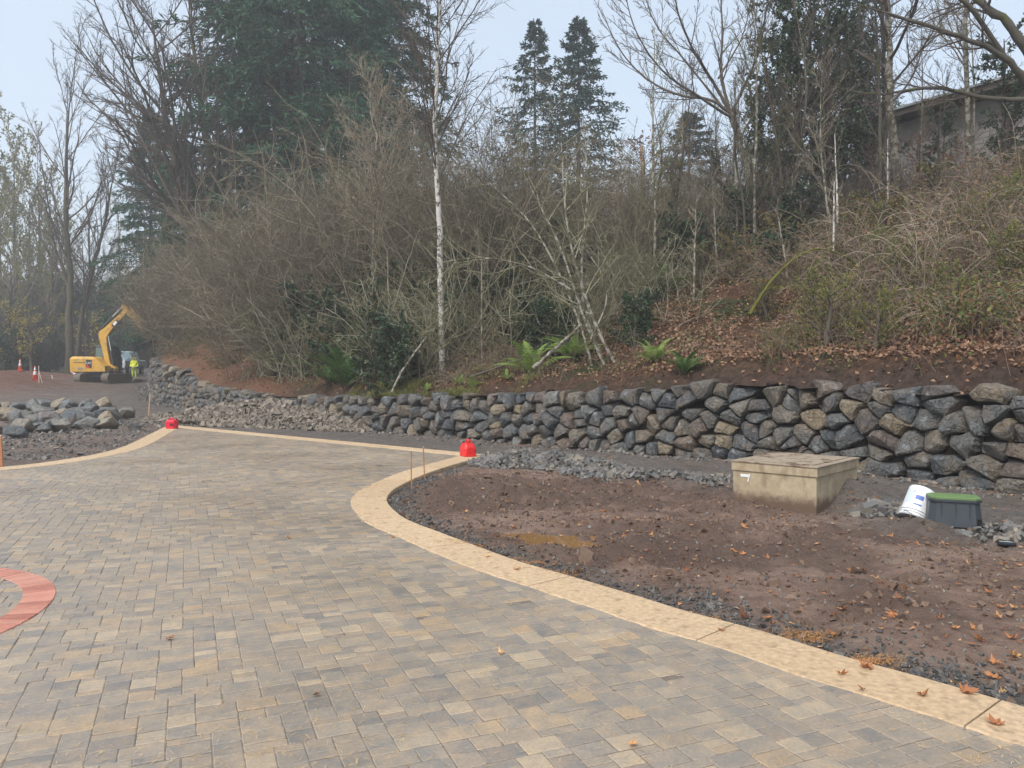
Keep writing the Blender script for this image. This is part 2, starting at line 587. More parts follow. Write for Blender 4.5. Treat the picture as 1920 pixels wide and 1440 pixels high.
for (mx, my), sx, sy in ((at(-40, 46), 4.5, 6.5), (at(20, 60), 5, 5.5)):
    red = np.maximum(red, np.clip(1.6 * np.exp(-(((xf - mx) / sx) ** 2 + ((yf - my) / sy) ** 2)), 0, 1))
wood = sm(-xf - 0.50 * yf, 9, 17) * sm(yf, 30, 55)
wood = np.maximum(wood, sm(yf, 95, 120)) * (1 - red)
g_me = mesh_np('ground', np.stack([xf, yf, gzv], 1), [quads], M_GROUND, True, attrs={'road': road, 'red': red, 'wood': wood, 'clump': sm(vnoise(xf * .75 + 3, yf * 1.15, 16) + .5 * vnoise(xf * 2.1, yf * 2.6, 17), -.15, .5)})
tag(mobj('ground', g_me), 'muddy brown building ground with leaves and gravel', kind='structure')

# ------------------------------------------------------------------ hillside
HX = axis(-36, 17, .32, -150, 150, 1.07, 8)
HY = axis(4, 70, .32, -40, 260, 1.07, 8)
XX, YY = np.meshgrid(HX, HY)
t_h, z_h = wall_dist(XX, YY)
hh = hill(XX, YY, t_h, z_h)
nx, ny = len(HX), len(HY)
idx = np.arange(nx * ny).reshape(ny, nx)
quads = np.stack([idx[:-1, :-1], idx[:-1, 1:], idx[1:, 1:], idx[1:, :-1]], -1).reshape(-1, 4)
ok = (t_h[quads] > np.where(YY.ravel()[quads] > 77, -6, 0.22)).all(1)
xf, yf = XX.ravel(), YY.ravel()
soil = (1 - sm(t_h + .5 * vnoise(xf * .8, yf * .8, 31), .75, 1.25)) * sm(xf, 1.5, 3.5)
soil = np.maximum(soil, (1 - sm(t_h, .8, 1.2)) * .6)
red = (1 - sm(t_h + .8 * vnoise(xf * .5, yf * .5, 33), 3.0, 4.6)) * sm(xf, -24, -19) * (1 - sm(xf, -9.5, -7.0))
h_me = mesh_np('hillside', np.stack([xf, yf, hh], 1), [quads[ok]], M_HILL, True, attrs={'soil': soil, 'red': red})
tag(mobj('hillside', h_me), 'wooded slope with brown leaf litter above the boulder wall', kind='structure')

# ------------------------------------------------------------------ tan concrete border
M_BORDER = mat_var('tan_concrete', [(.52, .38, .238), (.56, .415, .262), (.49, .355, .218)], .66, (26.0, .55), (90, .6, .006), spots=((.33, .235, .145), 9.0, .54, .70), rough_var=.15)
plaza = thing('paved_court', 'wide court of grey and tan concrete pavers with a tan border', 'paving')
plaza['kind'] = 'structure'
del plaza['category']
def strip_slab(O, I, z=0.006):
    n = len(O)
    rings = []
    ch = .008
    On = O + unit(I - O) * ch; In = I - unit(I - O) * ch
    zz = lambda P, h: np.column_stack([P, np.full(n, h)])
    V = np.stack([zz(O, -.22), zz(O, z - ch), zz(On, z), zz(In, z), zz(I, z - ch), zz(I, -.22)], 1).reshape(-1, 3)
    q = []
    for k in range(n - 1):
        for j in range(5):
            a = k * 6 + j
            q.append((a, a + 1, a + 7, a + 6))
    caps = [list(range(0, 6))[::-1], list(range((n - 1) * 6, n * 6))]
    return V, np.array(q), np.array(caps)
def chain_slabs(O, I, start, lens):
    """O/I matched by normalised arclength; cut into slabs with thin joints"""
    def par(P):
        L = np.concatenate([[0], np.cumsum(np.linalg.norm(np.diff(P, axis=0), axis=1))]); return L
    LO, LI = par(O), par(I)
    cuts = [0.0]
    s = start
    while s < LO[-1] - .4:
        cuts.append(s); s += lens
    cuts.append(LO[-1])
    for a, b in zip(cuts, cuts[1:]):
        g = .005
        k = max(3, int((b - a) / .08))
        f = np.linspace(a + (g if a > 0 else 0), b - (g if b < LO[-1] else 0), k)
        o = np.stack([np.interp(f, LO, O[:, 0]), np.interp(f, LO, O[:, 1])], 1)
        i = np.stack([np.interp(f, LO, I[:, 0]), np.interp(f, LO, I[:, 1])], 1)
        V, q, caps = strip_slab(o, i)
        mobj('border_slab', mesh_np('border_slab', V, [q, caps], M_BORDER), plaza)
# nearest-inner matching keeps the joints square to the edge
def matched(O, I):
    out = []
    d = np.linalg.norm(O[:, None] - I[None], axis=2)
    return I[d.argmin(1)]
def smooth_match(O, I):
    J = seg_offset(O, BW)
    t0, t1 = unit(I[3] - I[0]), unit(I[-1] - I[-4])
    h = len(O) // 2
    for k in range(len(O)):
        if k < h and np.dot(J[k] - I[0], t0) < 0: J[k] = I[0]
        if k >= h and np.dot(J[k] - I[-1], t1) > 0: J[k] = I[-1]
    return J
chain_slabs(S1, smooth_match(S1, I1), 1.1, 1.5)
chain_slabs(S2, smooth_match(S2, I2), 2.4, 2.4)
chain_slabs(S3, smooth_match(S3, I3), 2.4, 2.4)

# ------------------------------------------------------------------ pavers
def mat_paver():
    m, nt, bs = new_mat('tumbled_paver')
    oi = nt.nodes.new('ShaderNodeObjectInfo')
    fac = _math(nt, 'FRACT', _math(nt, 'ADD', _attr(nt, 'tint'), oi.outputs['Random']))
    r = _ramp(nt, [(.190, .178, .160), (.290, .240, .183), (.215, .196, .170), (.370, .265, .160), (.240, .213, .177), (.145, .140, .134), (.322, .252, .180), (.192, .180, .164), (.40, .32, .222), (.225, .204, .174)],
              [0, .1, .22, .33, .42, .52, .62, .74, .9, 1.0])
    nt.links.new(fac, r.inputs[0])
    p = _pos(nt)
    n1 = _noise(nt, p, 9.0, 5, .65); n2 = _noise(nt, p, 60.0, 6, .7); n0 = _noise(nt, p, .55, 3)
    warm = _ramp(nt, [(.155, .142, .126), (.36, .255, .155)], [.40, .66]); nt.links.new(n1, warm.inputs[0])
    c = _mix(nt, .40, r.outputs[0], warm.outputs[0])
    k = _math(nt, 'ADD', _math(nt, 'MULTIPLY', n2, 1.3), _math(nt, 'MULTIPLY', n0, .35))
    k = _math(nt, 'ADD', k, .36)
    v = nt.nodes.new('ShaderNodeVectorMath'); v.operation = 'SCALE'
    nt.links.new(c, v.inputs[0]); nt.links.new(k, v.inputs['Scale'])
    nt.links.new(v.outputs[0], bs.inputs['Base Color'])
    rr = _ramp(nt, [(.27,) * 3, (.52,) * 3], [.36, .62]); nt.links.new(n0, rr.inputs[0])
    nt.links.new(rr.outputs[0], bs.inputs['Roughness'])
    bs.inputs['Specular IOR Level'].default_value = .5
    _bump(nt, bs, n2, .35, .006)
    return m
M_PAVER = mat_paver()
M_JOINT = mat_var('joint_sand', [(.17, .14, .11)], .9, (30, .4))
U = .061
HEAD = math.atan((350 - 960) / F)          # the paver columns run this far left of straight ahead
ca, sa = math.cos(HEAD), math.sin(HEAD)
def uv2xy(u, v):                            # u across, v along the columns
    return u * ca + v * sa, -u * sa + v * ca
random.seed(3)
NU, NV = 470, 560
U0, V0 = -16.5, -2.2
occ = np.zeros((NV, NU), bool)
pav = []
for j in range(NV):
    i = 0
    while i < NU:
        if occ[j, i]: i += 1; continue
        run = 1
        while run < 6 and i + run < NU and not occ[j, i + run]: run += 1
        if run == 1: w = 1
        elif run == 2: w = 2
        elif run == 3: w = 3
        elif run == 4: w = 2
        else: w = random.choice((2, 2, 3))
        if w == 1: h = 2
        elif w == 2: h = random.choices((1, 2, 3), (4, 6, .6))[0]
        else: h = random.choices((1, 2), (2, 5))[0]
        h = min(h, NV - j)
        while h > 1 and occ[j:j + h, i:i + w].any(): h -= 1
        occ[j:j + h, i:i + w] = True
        pav.append((i, j, w, h))
        i += w
P = np.array(pav, float)
cu, cv = U0 + (P[:, 0] + P[:, 2] / 2) * U, V0 + (P[:, 1] + P[:, 3] / 2) * U
px_, py_ = uv2xy(cu, cv)
keep = np.zeros(len(P), bool)
for du, dv in ((0, 0), (.5, .5), (.5, -.5), (-.5, .5), (-.5, -.5)):
    x, y = uv2xy(cu + du * P[:, 2] * U, cv + dv * P[:, 3] * U)
    keep |= inside(x, y, POLY_IN)
vis = (py_ > 1.2) & (np.abs(px_) < py_ * .80 + 1.6)
keep &= vis & (px_ > -17)
P, cu, cv, px_, py_ = P[keep], cu[keep], cv[keep], px_[keep], py_[keep]
GAP = .0011
def paver_verts(w, h, jit, rg):
    """tumbled block, worn rim: 5 rings"""
    a, b = w * U / 2 - GAP, h * U / 2 - GAP
    def ring(ins, z):
        n = 3
        pts = []
        c = .0045
        base = [(-a + c, -b), (0, -b), (a - c, -b), (a, -b + c), (a, 0), (a, b - c), (a - c, b), (0, b), (-a + c, b), (-a, b - c), (-a, 0), (-a, -b + c)]
        return np.array([(x * (1 - ins / a) + 0, y * (1 - ins / b), z) for x, y in base])
    r0 = ring(0, -.06); r1 = ring(0, -.003); r2 = ring(.0045, 0)
    j = rg.normal(0, jit, r1.shape); j[:, 2] *= .6
    V = np.vstack([r0 + j * [1, 1, 0], r1 + j, r2 + j * [1, 1, .25]])
    k = np.arange(12); kn = (k + 1) % 12
    q = np.vstack([np.stack([k, kn, kn + 12, k + 12], 1), np.stack([k + 12, kn + 12, kn + 24, k + 24], 1)])
    top = np.arange(24, 36)[None]
    return V, q, top
# the 300 that show largest are blocks of their own, the rest one field of the same blocks
inview = (np.abs(px_) < py_ * .70) & (py_ > 2.9)
size = P[:, 2] * P[:, 3] / np.maximum(py_, 1) ** 3 * inview
order = np.argsort(-size)
own = set(order[:300].tolist())
rgp = np.random.default_rng(21)
protos = {}
tilt = rgp.normal(0, .006, (len(P), 2)); dz = rgp.normal(0, .0012, len(P))
Vs, Qs, Ts, Tint, base = [], [], [], [], 0
for k in range(len(P)):
    w, h = int(P[k, 2]), int(P[k, 3])
    key = (w, h, int(rgp.integers(3)))
    if key not in protos:
        protos[key] = paver_verts(w, h, .0011, rgp)
    V, q, top = protos[key]
    if k in own:
        if len(protos[key]) == 3 or True:
            mk = ('m',) + key
            if mk not in protos:
                protos[mk] = mesh_np('paver', V, [q, top], M_PAVER)
        mobj('paver', protos[mk], plaza, (px_[k], py_[k], dz[k]), (tilt[k, 0], tilt[k, 1], -HEAD))
        continue
    x = V[:, 0] * ca + V[:, 1] * sa + px_[k]
    y = -V[:, 0] * sa + V[:, 1] * ca + py_[k]
    z = V[:, 2] + dz[k] + V[:, 0] * tilt[k, 0] + V[:, 1] * tilt[k, 1]
    Vs.append(np.stack([x, y, z], 1)); Qs.append(q + base); Ts.append(top + base)
    Tint.append(np.full(len(V), rgp.random())); base += len(V)
field = mobj('paver_field', mesh_np('paver_field', np.vstack(Vs), [np.vstack(Qs), np.vstack(Ts)], M_PAVER, tint=np.concatenate(Tint)), plaza)
field['kind'] = 'stuff'
# sand bed seen in the joints
bedV = np.column_stack([POLY_IN, np.full(len(POLY_IN), -.0035)])
bm = BM(); f = bm.b.faces.new([bm.b.verts.new(v) for v in bedV]); bmesh.ops.triangulate(bm.b, faces=[f])
bm.build('joint_sand_bed', M_JOINT, plaza)

# ------------------------------------------------------------------ red brick ring at the left
ring_px = [(0, 1068), (60, 1076), (92, 1098), (99, 1112), (92, 1135), (60, 1160), (0, 1189)]
rp = np.array([gp(*p) for p in ring_px])
A = np.column_stack([2 * rp, np.ones(len(rp))]); sol = np.linalg.lstsq(A, (rp ** 2).sum(1), rcond=None)[0]
RC = sol[:2]; RR = math.sqrt(sol[2] + (RC ** 2).sum())
RI = RR - .205
M_BRICK = mat_var('red_clay_brick', [(.45, .18, .13), (.55, .26, .19), (.36, .14, .10), (.60, .31, .23)], .6, (8, .25), (40, .3, .004), spots=((.46, .26, .2), 9, .62, .75))
nb = int(2 * math.pi * (RR + RI) / 2 / .068)
bed = BM()
bed.b.faces.new([bed.b.verts.new((RC[0] + RR * math.cos(t), RC[1] + RR * math.sin(t), .0025)) for t in np.linspace(0, 2 * math.pi, 96, endpoint=False)])
bo = bed.build('ring_bed', mat_var('ring_mortar', [(.10, .055, .045)], .9, (30, .3)), plaza)
# the disc inside the ring is laid in the same pavers, one course up
def brick_mesh():
    b = BM(); da = 2 * math.pi / nb; g = .0050
    def pt(r, t, z): return (r * math.cos(t), r * math.sin(t), z)
    rings = []
    for ins, z in ((0, -.04), (0, .002), (.004, .008)):
        a0, a1 = -da / 2 + (g + ins) / RR, da / 2 - (g + ins) / RR
        rings.append([pt(RI + ins, a0, z), pt(RR - ins, a0, z), pt(RR - ins, a1, z), pt(RI + ins, a1, z)])
    b.loft(rings)
    bmesh.ops.recalc_face_normals(b.b, faces=b.b.faces)
    me = bpy.data.meshes.new('ring_brick'); b.b.to_mesh(me); b.b.free(); me.materials.append(M_BRICK)
    return me
bme = brick_mesh()
for k in range(nb):
    t = 2 * math.pi * k / nb
    if RC[0] + RR * math.cos(t) < -4.9: continue
    mobj('ring_brick', bme, plaza, (RC[0], RC[1], random.uniform(-.001, .001)), (0, 0, t + random.uniform(-.002, .002)))
P2 = [(k, math.hypot(px_[k] - RC[0], py_[k] - RC[1])) for k in range(len(P))]
Vs, Qs, Ts, Tint, base = [], [], [], [], 0
for k, r in P2:
    if r > RI + .075: continue
    V, q, top = paver_verts(int(P[k, 2]), int(P[k, 3]), .0016, rgp)
    Vs.append(np.stack([V[:, 0] * ca + V[:, 1] * sa + px_[k], -V[:, 0] * sa + V[:, 1] * ca + py_[k], V[:, 2] + .0045], 1))
    Qs.append(q + base); Ts.append(top + base); Tint.append(np.full(len(V), rgp.random())); base += len(V)
if Vs:
    o = mobj('ring_centre_field', mesh_np('ring_centre_field', np.vstack(Vs), [np.vstack(Qs), np.vstack(Ts)], M_PAVER, tint=np.concatenate(Tint)), plaza)
    o['kind'] = 'stuff'

# ------------------------------------------------------------------ boulder wall: a packing of angular stones on the face
def mat_rock(name, dark=1.0, brown=1.0):
    m, nt, bs = new_mat(name)
    oi = nt.nodes.new('ShaderNodeObjectInfo')
    fac = _math(nt, 'FRACT', _math(nt, 'ADD', _attr(nt, 'tint'), oi.outputs['Random']))
    k = dark * 1.25
    pal = [(.065, .074, .080), (.105, .106, .100), (.078, .086, .092), (.150, .132, .104), (.095, .104, .106), (.12, .092, .076), (.068, .078, .088), (.115, .114, .106), (.22, .175, .115), (.088, .094, .096)]
    r = _ramp(nt, [tuple(v * k for v in c) for c in pal], [0, .12, .24, .36, .46, .56, .66, .78, .9, 1])
    nt.links.new(fac, r.inputs[0])
    p = _pos(nt)
    n1 = _noise(nt, p, 2.6, 5, .6); n2 = _noise(nt, p, 16.0, 7, .68); n3 = _noise(nt, p, 5.5, 5, .6)
    br = _mix(nt, _math(nt, 'MULTIPLY', _sstep(nt, n1, .46, .66), brown), r.outputs[0], (.17 * k, .13 * k, .088 * k))
    kk = _math(nt, 'ADD', _math(nt, 'MULTIPLY', n2, 2.3), -.12)
    vo = nt.nodes.new('ShaderNodeTexVoronoi'); vo.feature = 'DISTANCE_TO_EDGE'; vo.inputs['Scale'].default_value = 4.2
    wv = nt.nodes.new('ShaderNodeVectorMath'); wv.operation = 'ADD'
    nz = nt.nodes.new('ShaderNodeTexNoise'); nz.inputs['Scale'].default_value = 5.0; nt.links.new(p, nz.inputs['Vector'])
    sc_n = nt.nodes.new('ShaderNodeVectorMath'); sc_n.operation = 'SCALE'; sc_n.inputs['Scale'].default_value = .22; nt.links.new(nz.outputs['Color'], sc_n.inputs[0])
    nt.links.new(p, wv.inputs[0]); nt.links.new(sc_n.outputs[0], wv.inputs[1]); nt.links.new(wv.outputs[0], vo.inputs['Vector'])
    crack = _sstep(nt, vo.outputs['Distance'], .0, .028)
    kk = _math(nt, 'MULTIPLY', kk, _math(nt, 'ADD', _math(nt, 'MULTIPLY', crack, .3), .7))
    v = nt.nodes.new('ShaderNodeVectorMath'); v.operation = 'SCALE'
    nt.links.new(br, v.inputs[0]); nt.links.new(kk, v.inputs['Scale'])
    c = _mix(nt, _math(nt, 'MULTIPLY', _sstep(nt, n3, .56, .68), .60), v.outputs[0], (.30, .32, .33))
    nt.links.new(c, bs.inputs['Base Color'])
    rr = _ramp(nt, [(.28,) * 3, (.62,) * 3], [.4, .6]); nt.links.new(n3, rr.inputs[0])
    nt.links.new(rr.outputs[0], bs.inputs['Roughness'])
    bs.inputs['Specular IOR Level'].default_value = .5
    _bump(nt, bs, _math(nt, 'ADD', _math(nt, 'ADD', n2, _math(nt, 'MULTIPLY', n3, .8)), _math(nt, 'MULTIPLY', crack, .25)), 1.0, .07)
    return m
M_ROCK = mat_rock('basalt_boulder', .96, .55)
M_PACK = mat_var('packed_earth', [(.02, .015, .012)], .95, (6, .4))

wall = thing('boulder_wall', 'long dry-stacked retaining wall of grey angular boulders along the foot of the slope', 'wall')
wall['kind'] = 'thing'
WR, WS = resample(WC, .1)
WL = WS[-1]
WT = unit(np.gradient(WR[:, :2], axis=0)); 
for _ in range(30): WT[1:-1] = unit((WT[:-2] + WT[1:-1] + WT[2:]) / 3)
WN = np.stack([WT[:, 1], -WT[:, 0]], 1)     # into the hill
def wpt(s, z, dep):
    """face coordinates -> world; dep = how far out of the face; the face leans back"""
    s = np.clip(s, 0, WL - .11)
    g = [np.interp(s, WS, WR[:, k]) for k in range(4)]
    nx_, ny_ = np.interp(s, WS, WN[:, 0]), np.interp(s, WS, WN[:, 1])
    back = .16 * (z - g[2]) + .10 - dep
    return np.stack([g[0] + nx_ * back, g[1] + ny_ * back, z], -1)
rw = np.random.default_rng(5)
sites = []
s = 0.0
row_h = .24
def foot(s): return np.interp(s, WS, WR[:, 2])
def head(s): return np.interp(s, WS, WR[:, 3])
r = -1
while r < 14:
    s = rw.uniform(0, .3)
    while s < WL:
        big = 1.0 + .35 * sm(s, 40, 58)
        z = foot(s) - .05 + (r + .5) * row_h * big
        zz_ = z + rw.normal(0, .050) * big
        if zz_ < head(s) - .07 + rw.normal(0, .03):
            sites.append((s, zz_, r))
        s += rw.choice([.24, .38, .50, .62], p=[.22, .32, .28, .18]) * rw.uniform(.9, 1.1) * big
    r += 1
sites = np.array(sites)
def clip_half(poly, p, n):
    out = []
    k = len(poly)
    for i in range(k):
        a, b = poly[i], poly[(i + 1) % k]
        da, db = np.dot(a - p, n), np.dot(b - p, n)
        if da <= 0: out.append(a)
        if da * db < 0: out.append(a + (b - a) * (da / (da - db)))
    return out
rocks = []
for k, (s, z, r) in enumerate(sites):
    tz = min(max(head(s) + rw.normal(.0, .03), z + .09), z + .17)
    fz = foot(s) - .25
    if z < fz: continue
    tl, tr_ = rw.normal(0, .04, 2)
    poly = [np.array(v) for v in ((s - .7, fz), (s + .7, fz), (s + .7, tz - .30), (s + .20, tz + tr_), (s - .20, tz + tl), (s - .7, tz - .30))]
    near = np.where((np.abs(sites[:, 0] - s) < 1.5) & (np.abs(sites[:, 1] - z) < 1.1))[0]
    me_ = np.array([s, z])
    for q in near:
        if q == k: continue
        o_ = sites[q, :2]; dvec = o_ - me_
        poly = clip_half(poly, (me_ + o_) / 2, dvec)
        if len(poly) < 3: break
    if len(poly) < 3: continue
    poly = np.array(poly)
    ar = .5 * abs(np.dot(poly[:, 0], np.roll(poly[:, 1], -1)) - np.dot(poly[:, 1], np.roll(poly[:, 0], -1)))
    if ar < .006: continue
    rocks.append((s, z, poly, ar))
def rock_mesh(s, z, poly, ar):
    c = poly.mean(0)
    d = poly - c
    # cut the corners, jitter: angular blocks with blunt corners
    pts = []
    n = len(poly)
    for i in range(n):
        a, b = poly[i], poly[(i + 1) % n]
        L = np.linalg.norm(b - a)
        cut = min(.22, .022 / max(L, .03))
        pts += [a + (b - a) * cut, a + (b - a) * .5, a + (b - a) * (1 - cut)]
    pts = np.array(pts)
    rad = math.sqrt(ar)
    pts = pts + rw.normal(0, .011 * rad / .35, pts.shape)
    gapk = 1 - .028 / max(rad, .1)
    # facets: the front is the lower envelope of a few random planes
    npl = rw.integers(3, 6)
    th = rw.uniform(0, 2 * math.pi, npl); sl = rw.uniform(.2, 1.25, npl)
    pn = np.stack([np.cos(th) * sl, np.sin(th) * sl], 1)
    off = rw.uniform(.25, .55, npl) * rad
    cap = rad * rw.uniform(.30, .55)
    tiltv = rw.normal(0, .16, 2)
    out0 = rw.normal(0, .035)
    def depth(q):
        v = np.minimum((off[None] - (q - c) @ pn.T).min(1), cap)
        return v * .75 + (q - c) @ tiltv + out0
    cc = c + rw.normal(0, .16, 2) * rad
    V = []
    edge_drop = [(-.30, 1.0, None), (None, 1.0, .30), (None, .90, .88), (None, .66, 1.0), (None, .33, 1.0)]
    for back, sc_, frac in edge_drop:
        q = cc + (pts - cc) * gapk * sc_
        if back is not None:
            dep = np.full(len(q), back)
        else:
            dep = depth(q) * frac - (1 - frac) * .10 + rw.normal(0, .005, len(q)) * (sc_ > .8)
        V.append(wpt(q[:, 0], q[:, 1], dep))
    V.append(wpt(np.array([cc[0]]), np.array([cc[1]]), depth(cc[None])))
    V = np.vstack(V); m = len(pts); k = np.arange(m); kn = (k + 1) % m
    quads = np.vstack([np.stack([k + m * a, kn + m * a, kn + m * (a + 1), k + m * (a + 1)], 1) for a in range(4)])
    tri = np.stack([k + 4 * m, kn + 4 * m, np.full(m, 5 * m)], 1)
    return V, quads, tri
def pix_area(rk):
    p = wpt(np.array([rk[0]]), np.array([rk[1]]), np.zeros(1))[0]
    return rk[3] / max(p[1], 1) ** 2 if abs(p[0]) < p[1] * .70 and p[1] > 2 else 0
order = sorted(range(len(rocks)), key=lambda k: -pix_area(rocks[k]))
own_r = set(order[:300])
Vs, Qs, Ts, Tint, base = [], [], [], [], 0
for k, rk in enumerate(rocks):
    V, q, t3 = rock_mesh(*rk)
    if k in own_r:
        o0 = V.mean(0)
        mobj('wall_stone', mesh_np('wall_stone', V - o0, [q, t3], M_ROCK), wall, tuple(o0))
    else:
        Vs.append(V); Qs.append(q + base); Ts.append(t3 + base); Tint.append(np.full(len(V), rw.random())); base += len(V)
o = mobj('far_wall_stones', mesh_np('far_wall_stones', np.vstack(Vs), [np.vstack(Qs), np.vstack(Ts)], M_ROCK, tint=np.concatenate(Tint)), wall)
o['kind'] = 'stuff'
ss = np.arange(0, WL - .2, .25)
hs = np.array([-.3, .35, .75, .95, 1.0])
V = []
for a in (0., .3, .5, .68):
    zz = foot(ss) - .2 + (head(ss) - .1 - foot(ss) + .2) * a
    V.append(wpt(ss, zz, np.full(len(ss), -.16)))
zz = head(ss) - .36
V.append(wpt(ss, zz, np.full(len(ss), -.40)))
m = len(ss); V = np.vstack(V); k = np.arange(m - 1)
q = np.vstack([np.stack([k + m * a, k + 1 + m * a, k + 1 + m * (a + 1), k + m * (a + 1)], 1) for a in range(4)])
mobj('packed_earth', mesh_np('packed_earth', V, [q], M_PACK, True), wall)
# ------------------------------------------------------------------ concrete utility vault
def mat_conc():
    m, nt, bs = new_mat('weathered_concrete')
    p = _pos(nt)
    n1 = _noise(nt, p, 2.2, 6, .62); n2 = _noise(nt, p, 11.0, 6, .65); n3 = _noise(nt, p, 60, 4)
    mp = nt.nodes.new('ShaderNodeMapping'); mp.inputs['Scale'].default_value = (5, 5, 2.4)
    nt.links.new(p, mp.inputs[0])
    st = _noise(nt, mp.outputs[0], 1.6, 4, .6)
    r = _ramp(nt, [(.27, .205, .125), (.40, .325, .215), (.50, .425, .30)], [.34, .5, .68])
    nt.links.new(_math(nt, 'ADD', _math(nt, 'MULTIPLY', n1, .6), _math(nt, 'MULTIPLY', n2, .4)), r.inputs[0])
    c = _mix(nt, _math(nt, 'MULTIPLY', _sstep(nt, st, .50, .72), .5), r.outputs[0], (.16, .12, .078))
    oz = nt.nodes.new('ShaderNodeSeparateXYZ'); nt.links.new(_pos(nt, True), oz.inputs[0])
    hgt = _math(nt, 'ADD', oz.outputs[2], _math(nt, 'MULTIPLY', n2, -.26))
    mud = nt.nodes.new('ShaderNodeMapRange'); mud.inputs[1].default_value = .10; mud.inputs[2].default_value = -.04; mud.interpolation_type = 'SMOOTHSTEP'
    nt.links.new(hgt, mud.inputs[0])
    c = _mix(nt, mud.outputs[0], c, (.13, .085, .058))
    nt.links.new(c, bs.inputs['Base Color'])
    bs.inputs['Roughness'].default_value = .8
    _bump(nt, bs, _math(nt, 'ADD', n2, n3), .5, .008)
    return m
M_CONC = mat_conc()
M_CONC2 = mat_var('mud_stained_lid', [(.33, .27, .20)], .85, (5.0, .35), (40, .5, .01), spots=((.15, .10, .07), 5.0, .48, .62))
M_TAG = mat_plain('white_tag', (.75, .76, .76), .5)
def vault():
    A = np.array(gp(1375, 938)); B = np.array(gp(1532, 957))
    e1 = unit(B - A); e2 = np.array([-e1[1], e1[0]])
    if e2[1] < 0: e2 = -e2
    L1, L2, H = float(np.linalg.norm(B - A)), 1.36, .50
    rz = math.atan2(e1[1], e1[0])
    t = thing('concrete_vault', 'stained concrete utility box with a muddy flat lid in the dirt before the boulder wall', 'utility box', (A[0], A[1], -.06), rz)
    b = BM().box((L1 / 2, L2 / 2, .16), (L1, L2, .56))
    b.build('body', M_CONC, t, .012)
    b = BM().box((L1 / 2, L2 / 2, .495), (L1 + .03, L2 + .03, .11)); b.build('rim', M_CONC, t, .010)
    lid = BM().box((L1 / 2, L2 / 2, .558), (L1 + .05, L2 + .05, .016)).build('lid', M_CONC2, t, .004)
    BM().box((L1 / 2, L2 / 2, .571), (L1 - .16, L2 - .16, .010)).build('lid_panel', M_CONC2, lid, .004)
    BM().box((.16, -.004, .385), (.11, .004, .035)).build('tag', M_TAG, t)
    BM().box((.215, -.006, .36), (.016, .004, .10), Matrix.Rotation(.25, 3, 'Y')).build('tag_strip', M_TAG, t)
vault()

# ------------------------------------------------------------------ tipped white bucket
M_WHITE = mat_plain('white_plastic', (.70, .72, .74), .38, mottle=(9, .14), spots=((.42, .36, .30), 11, .58, .74))
M_BLUE = mat_plain('blue_print', (.10, .17, .48), .5)
M_PALE = mat_plain('pale_blue_print', (.52, .62, .76), .5)
M_WIRE = mat_plain('wire_bail', (.35, .34, .32), .4, .6)
def bucket():
    x, y = gp(1712, 974)
    t = thing('plastic_bucket', 'white plastic bucket upside down and tilted, with blue print and a wire handle', 'bucket', (x, y, gz(x, y) - .015), 0)
    t.rotation_euler = (R(-12), R(31), R(10))
    # upside down: rim at the bottom, narrow base on top
    BM().lathe([(.148, 0), (.150, .03), (.142, .10), (.132, .355), (.126, .365), (.0, .366)], n=32, cap=False).build('shell', M_WHITE, t, smooth=True)
    BM().lathe([(.0, .0), (.14, .0)], n=32, cap=False).build('mouth_shadow', mat_plain('mouth_shade_grey', (.25, .25, .25), .8), t)  # flat grey disc, painted as the shade inside the mouth
    for z in (.012, .045, .075):
        BM().lathe([(.146, z - .006), (.158, z - .005), (.158, z + .005), (.146, z + .006)], n=32, cap=False).build('rim_band', M_WHITE, t, smooth=True)
    def patch(a0, a1, z0, z1, m, name, off=.002):
        b = BM(); n = 6
        rr = lambda z: .1425 - (z - .10) * .0392 + off
        lo = [b.b.verts.new((rr(z0) * math.cos(R(a)), rr(z0) * math.sin(R(a)), z0)) for a in np.linspace(a0, a1, n)]
        hi = [b.b.verts.new((rr(z1) * math.cos(R(a)), rr(z1) * math.sin(R(a)), z1)) for a in np.linspace(a0, a1, n)]
        for i in range(n - 1): b.b.faces.new((lo[i], lo[i + 1], hi[i + 1], hi[i]))
        b.build(name, m, t)
    patch(-146, -112, .195, .245, M_BLUE, 'blue_logo_print')
    patch(-146, -112, .128, .142, M_BLUE, 'blue_text_print')
    patch(-186, -160, .15, .30, M_PALE, 'pale_label_print')
    patch(-96, -62, .16, .27, M_PALE, 'pale_label_print')
    pts = [(.152 * math.cos(a), .152 * math.sin(a) - .0, .035 - .05 * math.sin(k * math.pi / 12)) for k, a in enumerate(np.linspace(R(-165), R(-20), 13))]
    pts = [(p[0] * (1 + .12 * math.sin(i * math.pi / 12)), p[1] * (1 + .12 * math.sin(i * math.pi / 12)), p[2]) for i, p in enumerate(pts)]
    BM().tube(pts, .004, 6).build('wire_handle', M_WIRE, t, smooth=True)
    BM().cyl((.150, -.03, .04), (.172, -.035, .03), .011, n=8).build('handle_ear', M_WHITE, t)
    BM().cyl((-.150, -.03, .04), (-.172, -.035, .03), .011, n=8).build('handle_ear', M_WHITE, t)
bucket()

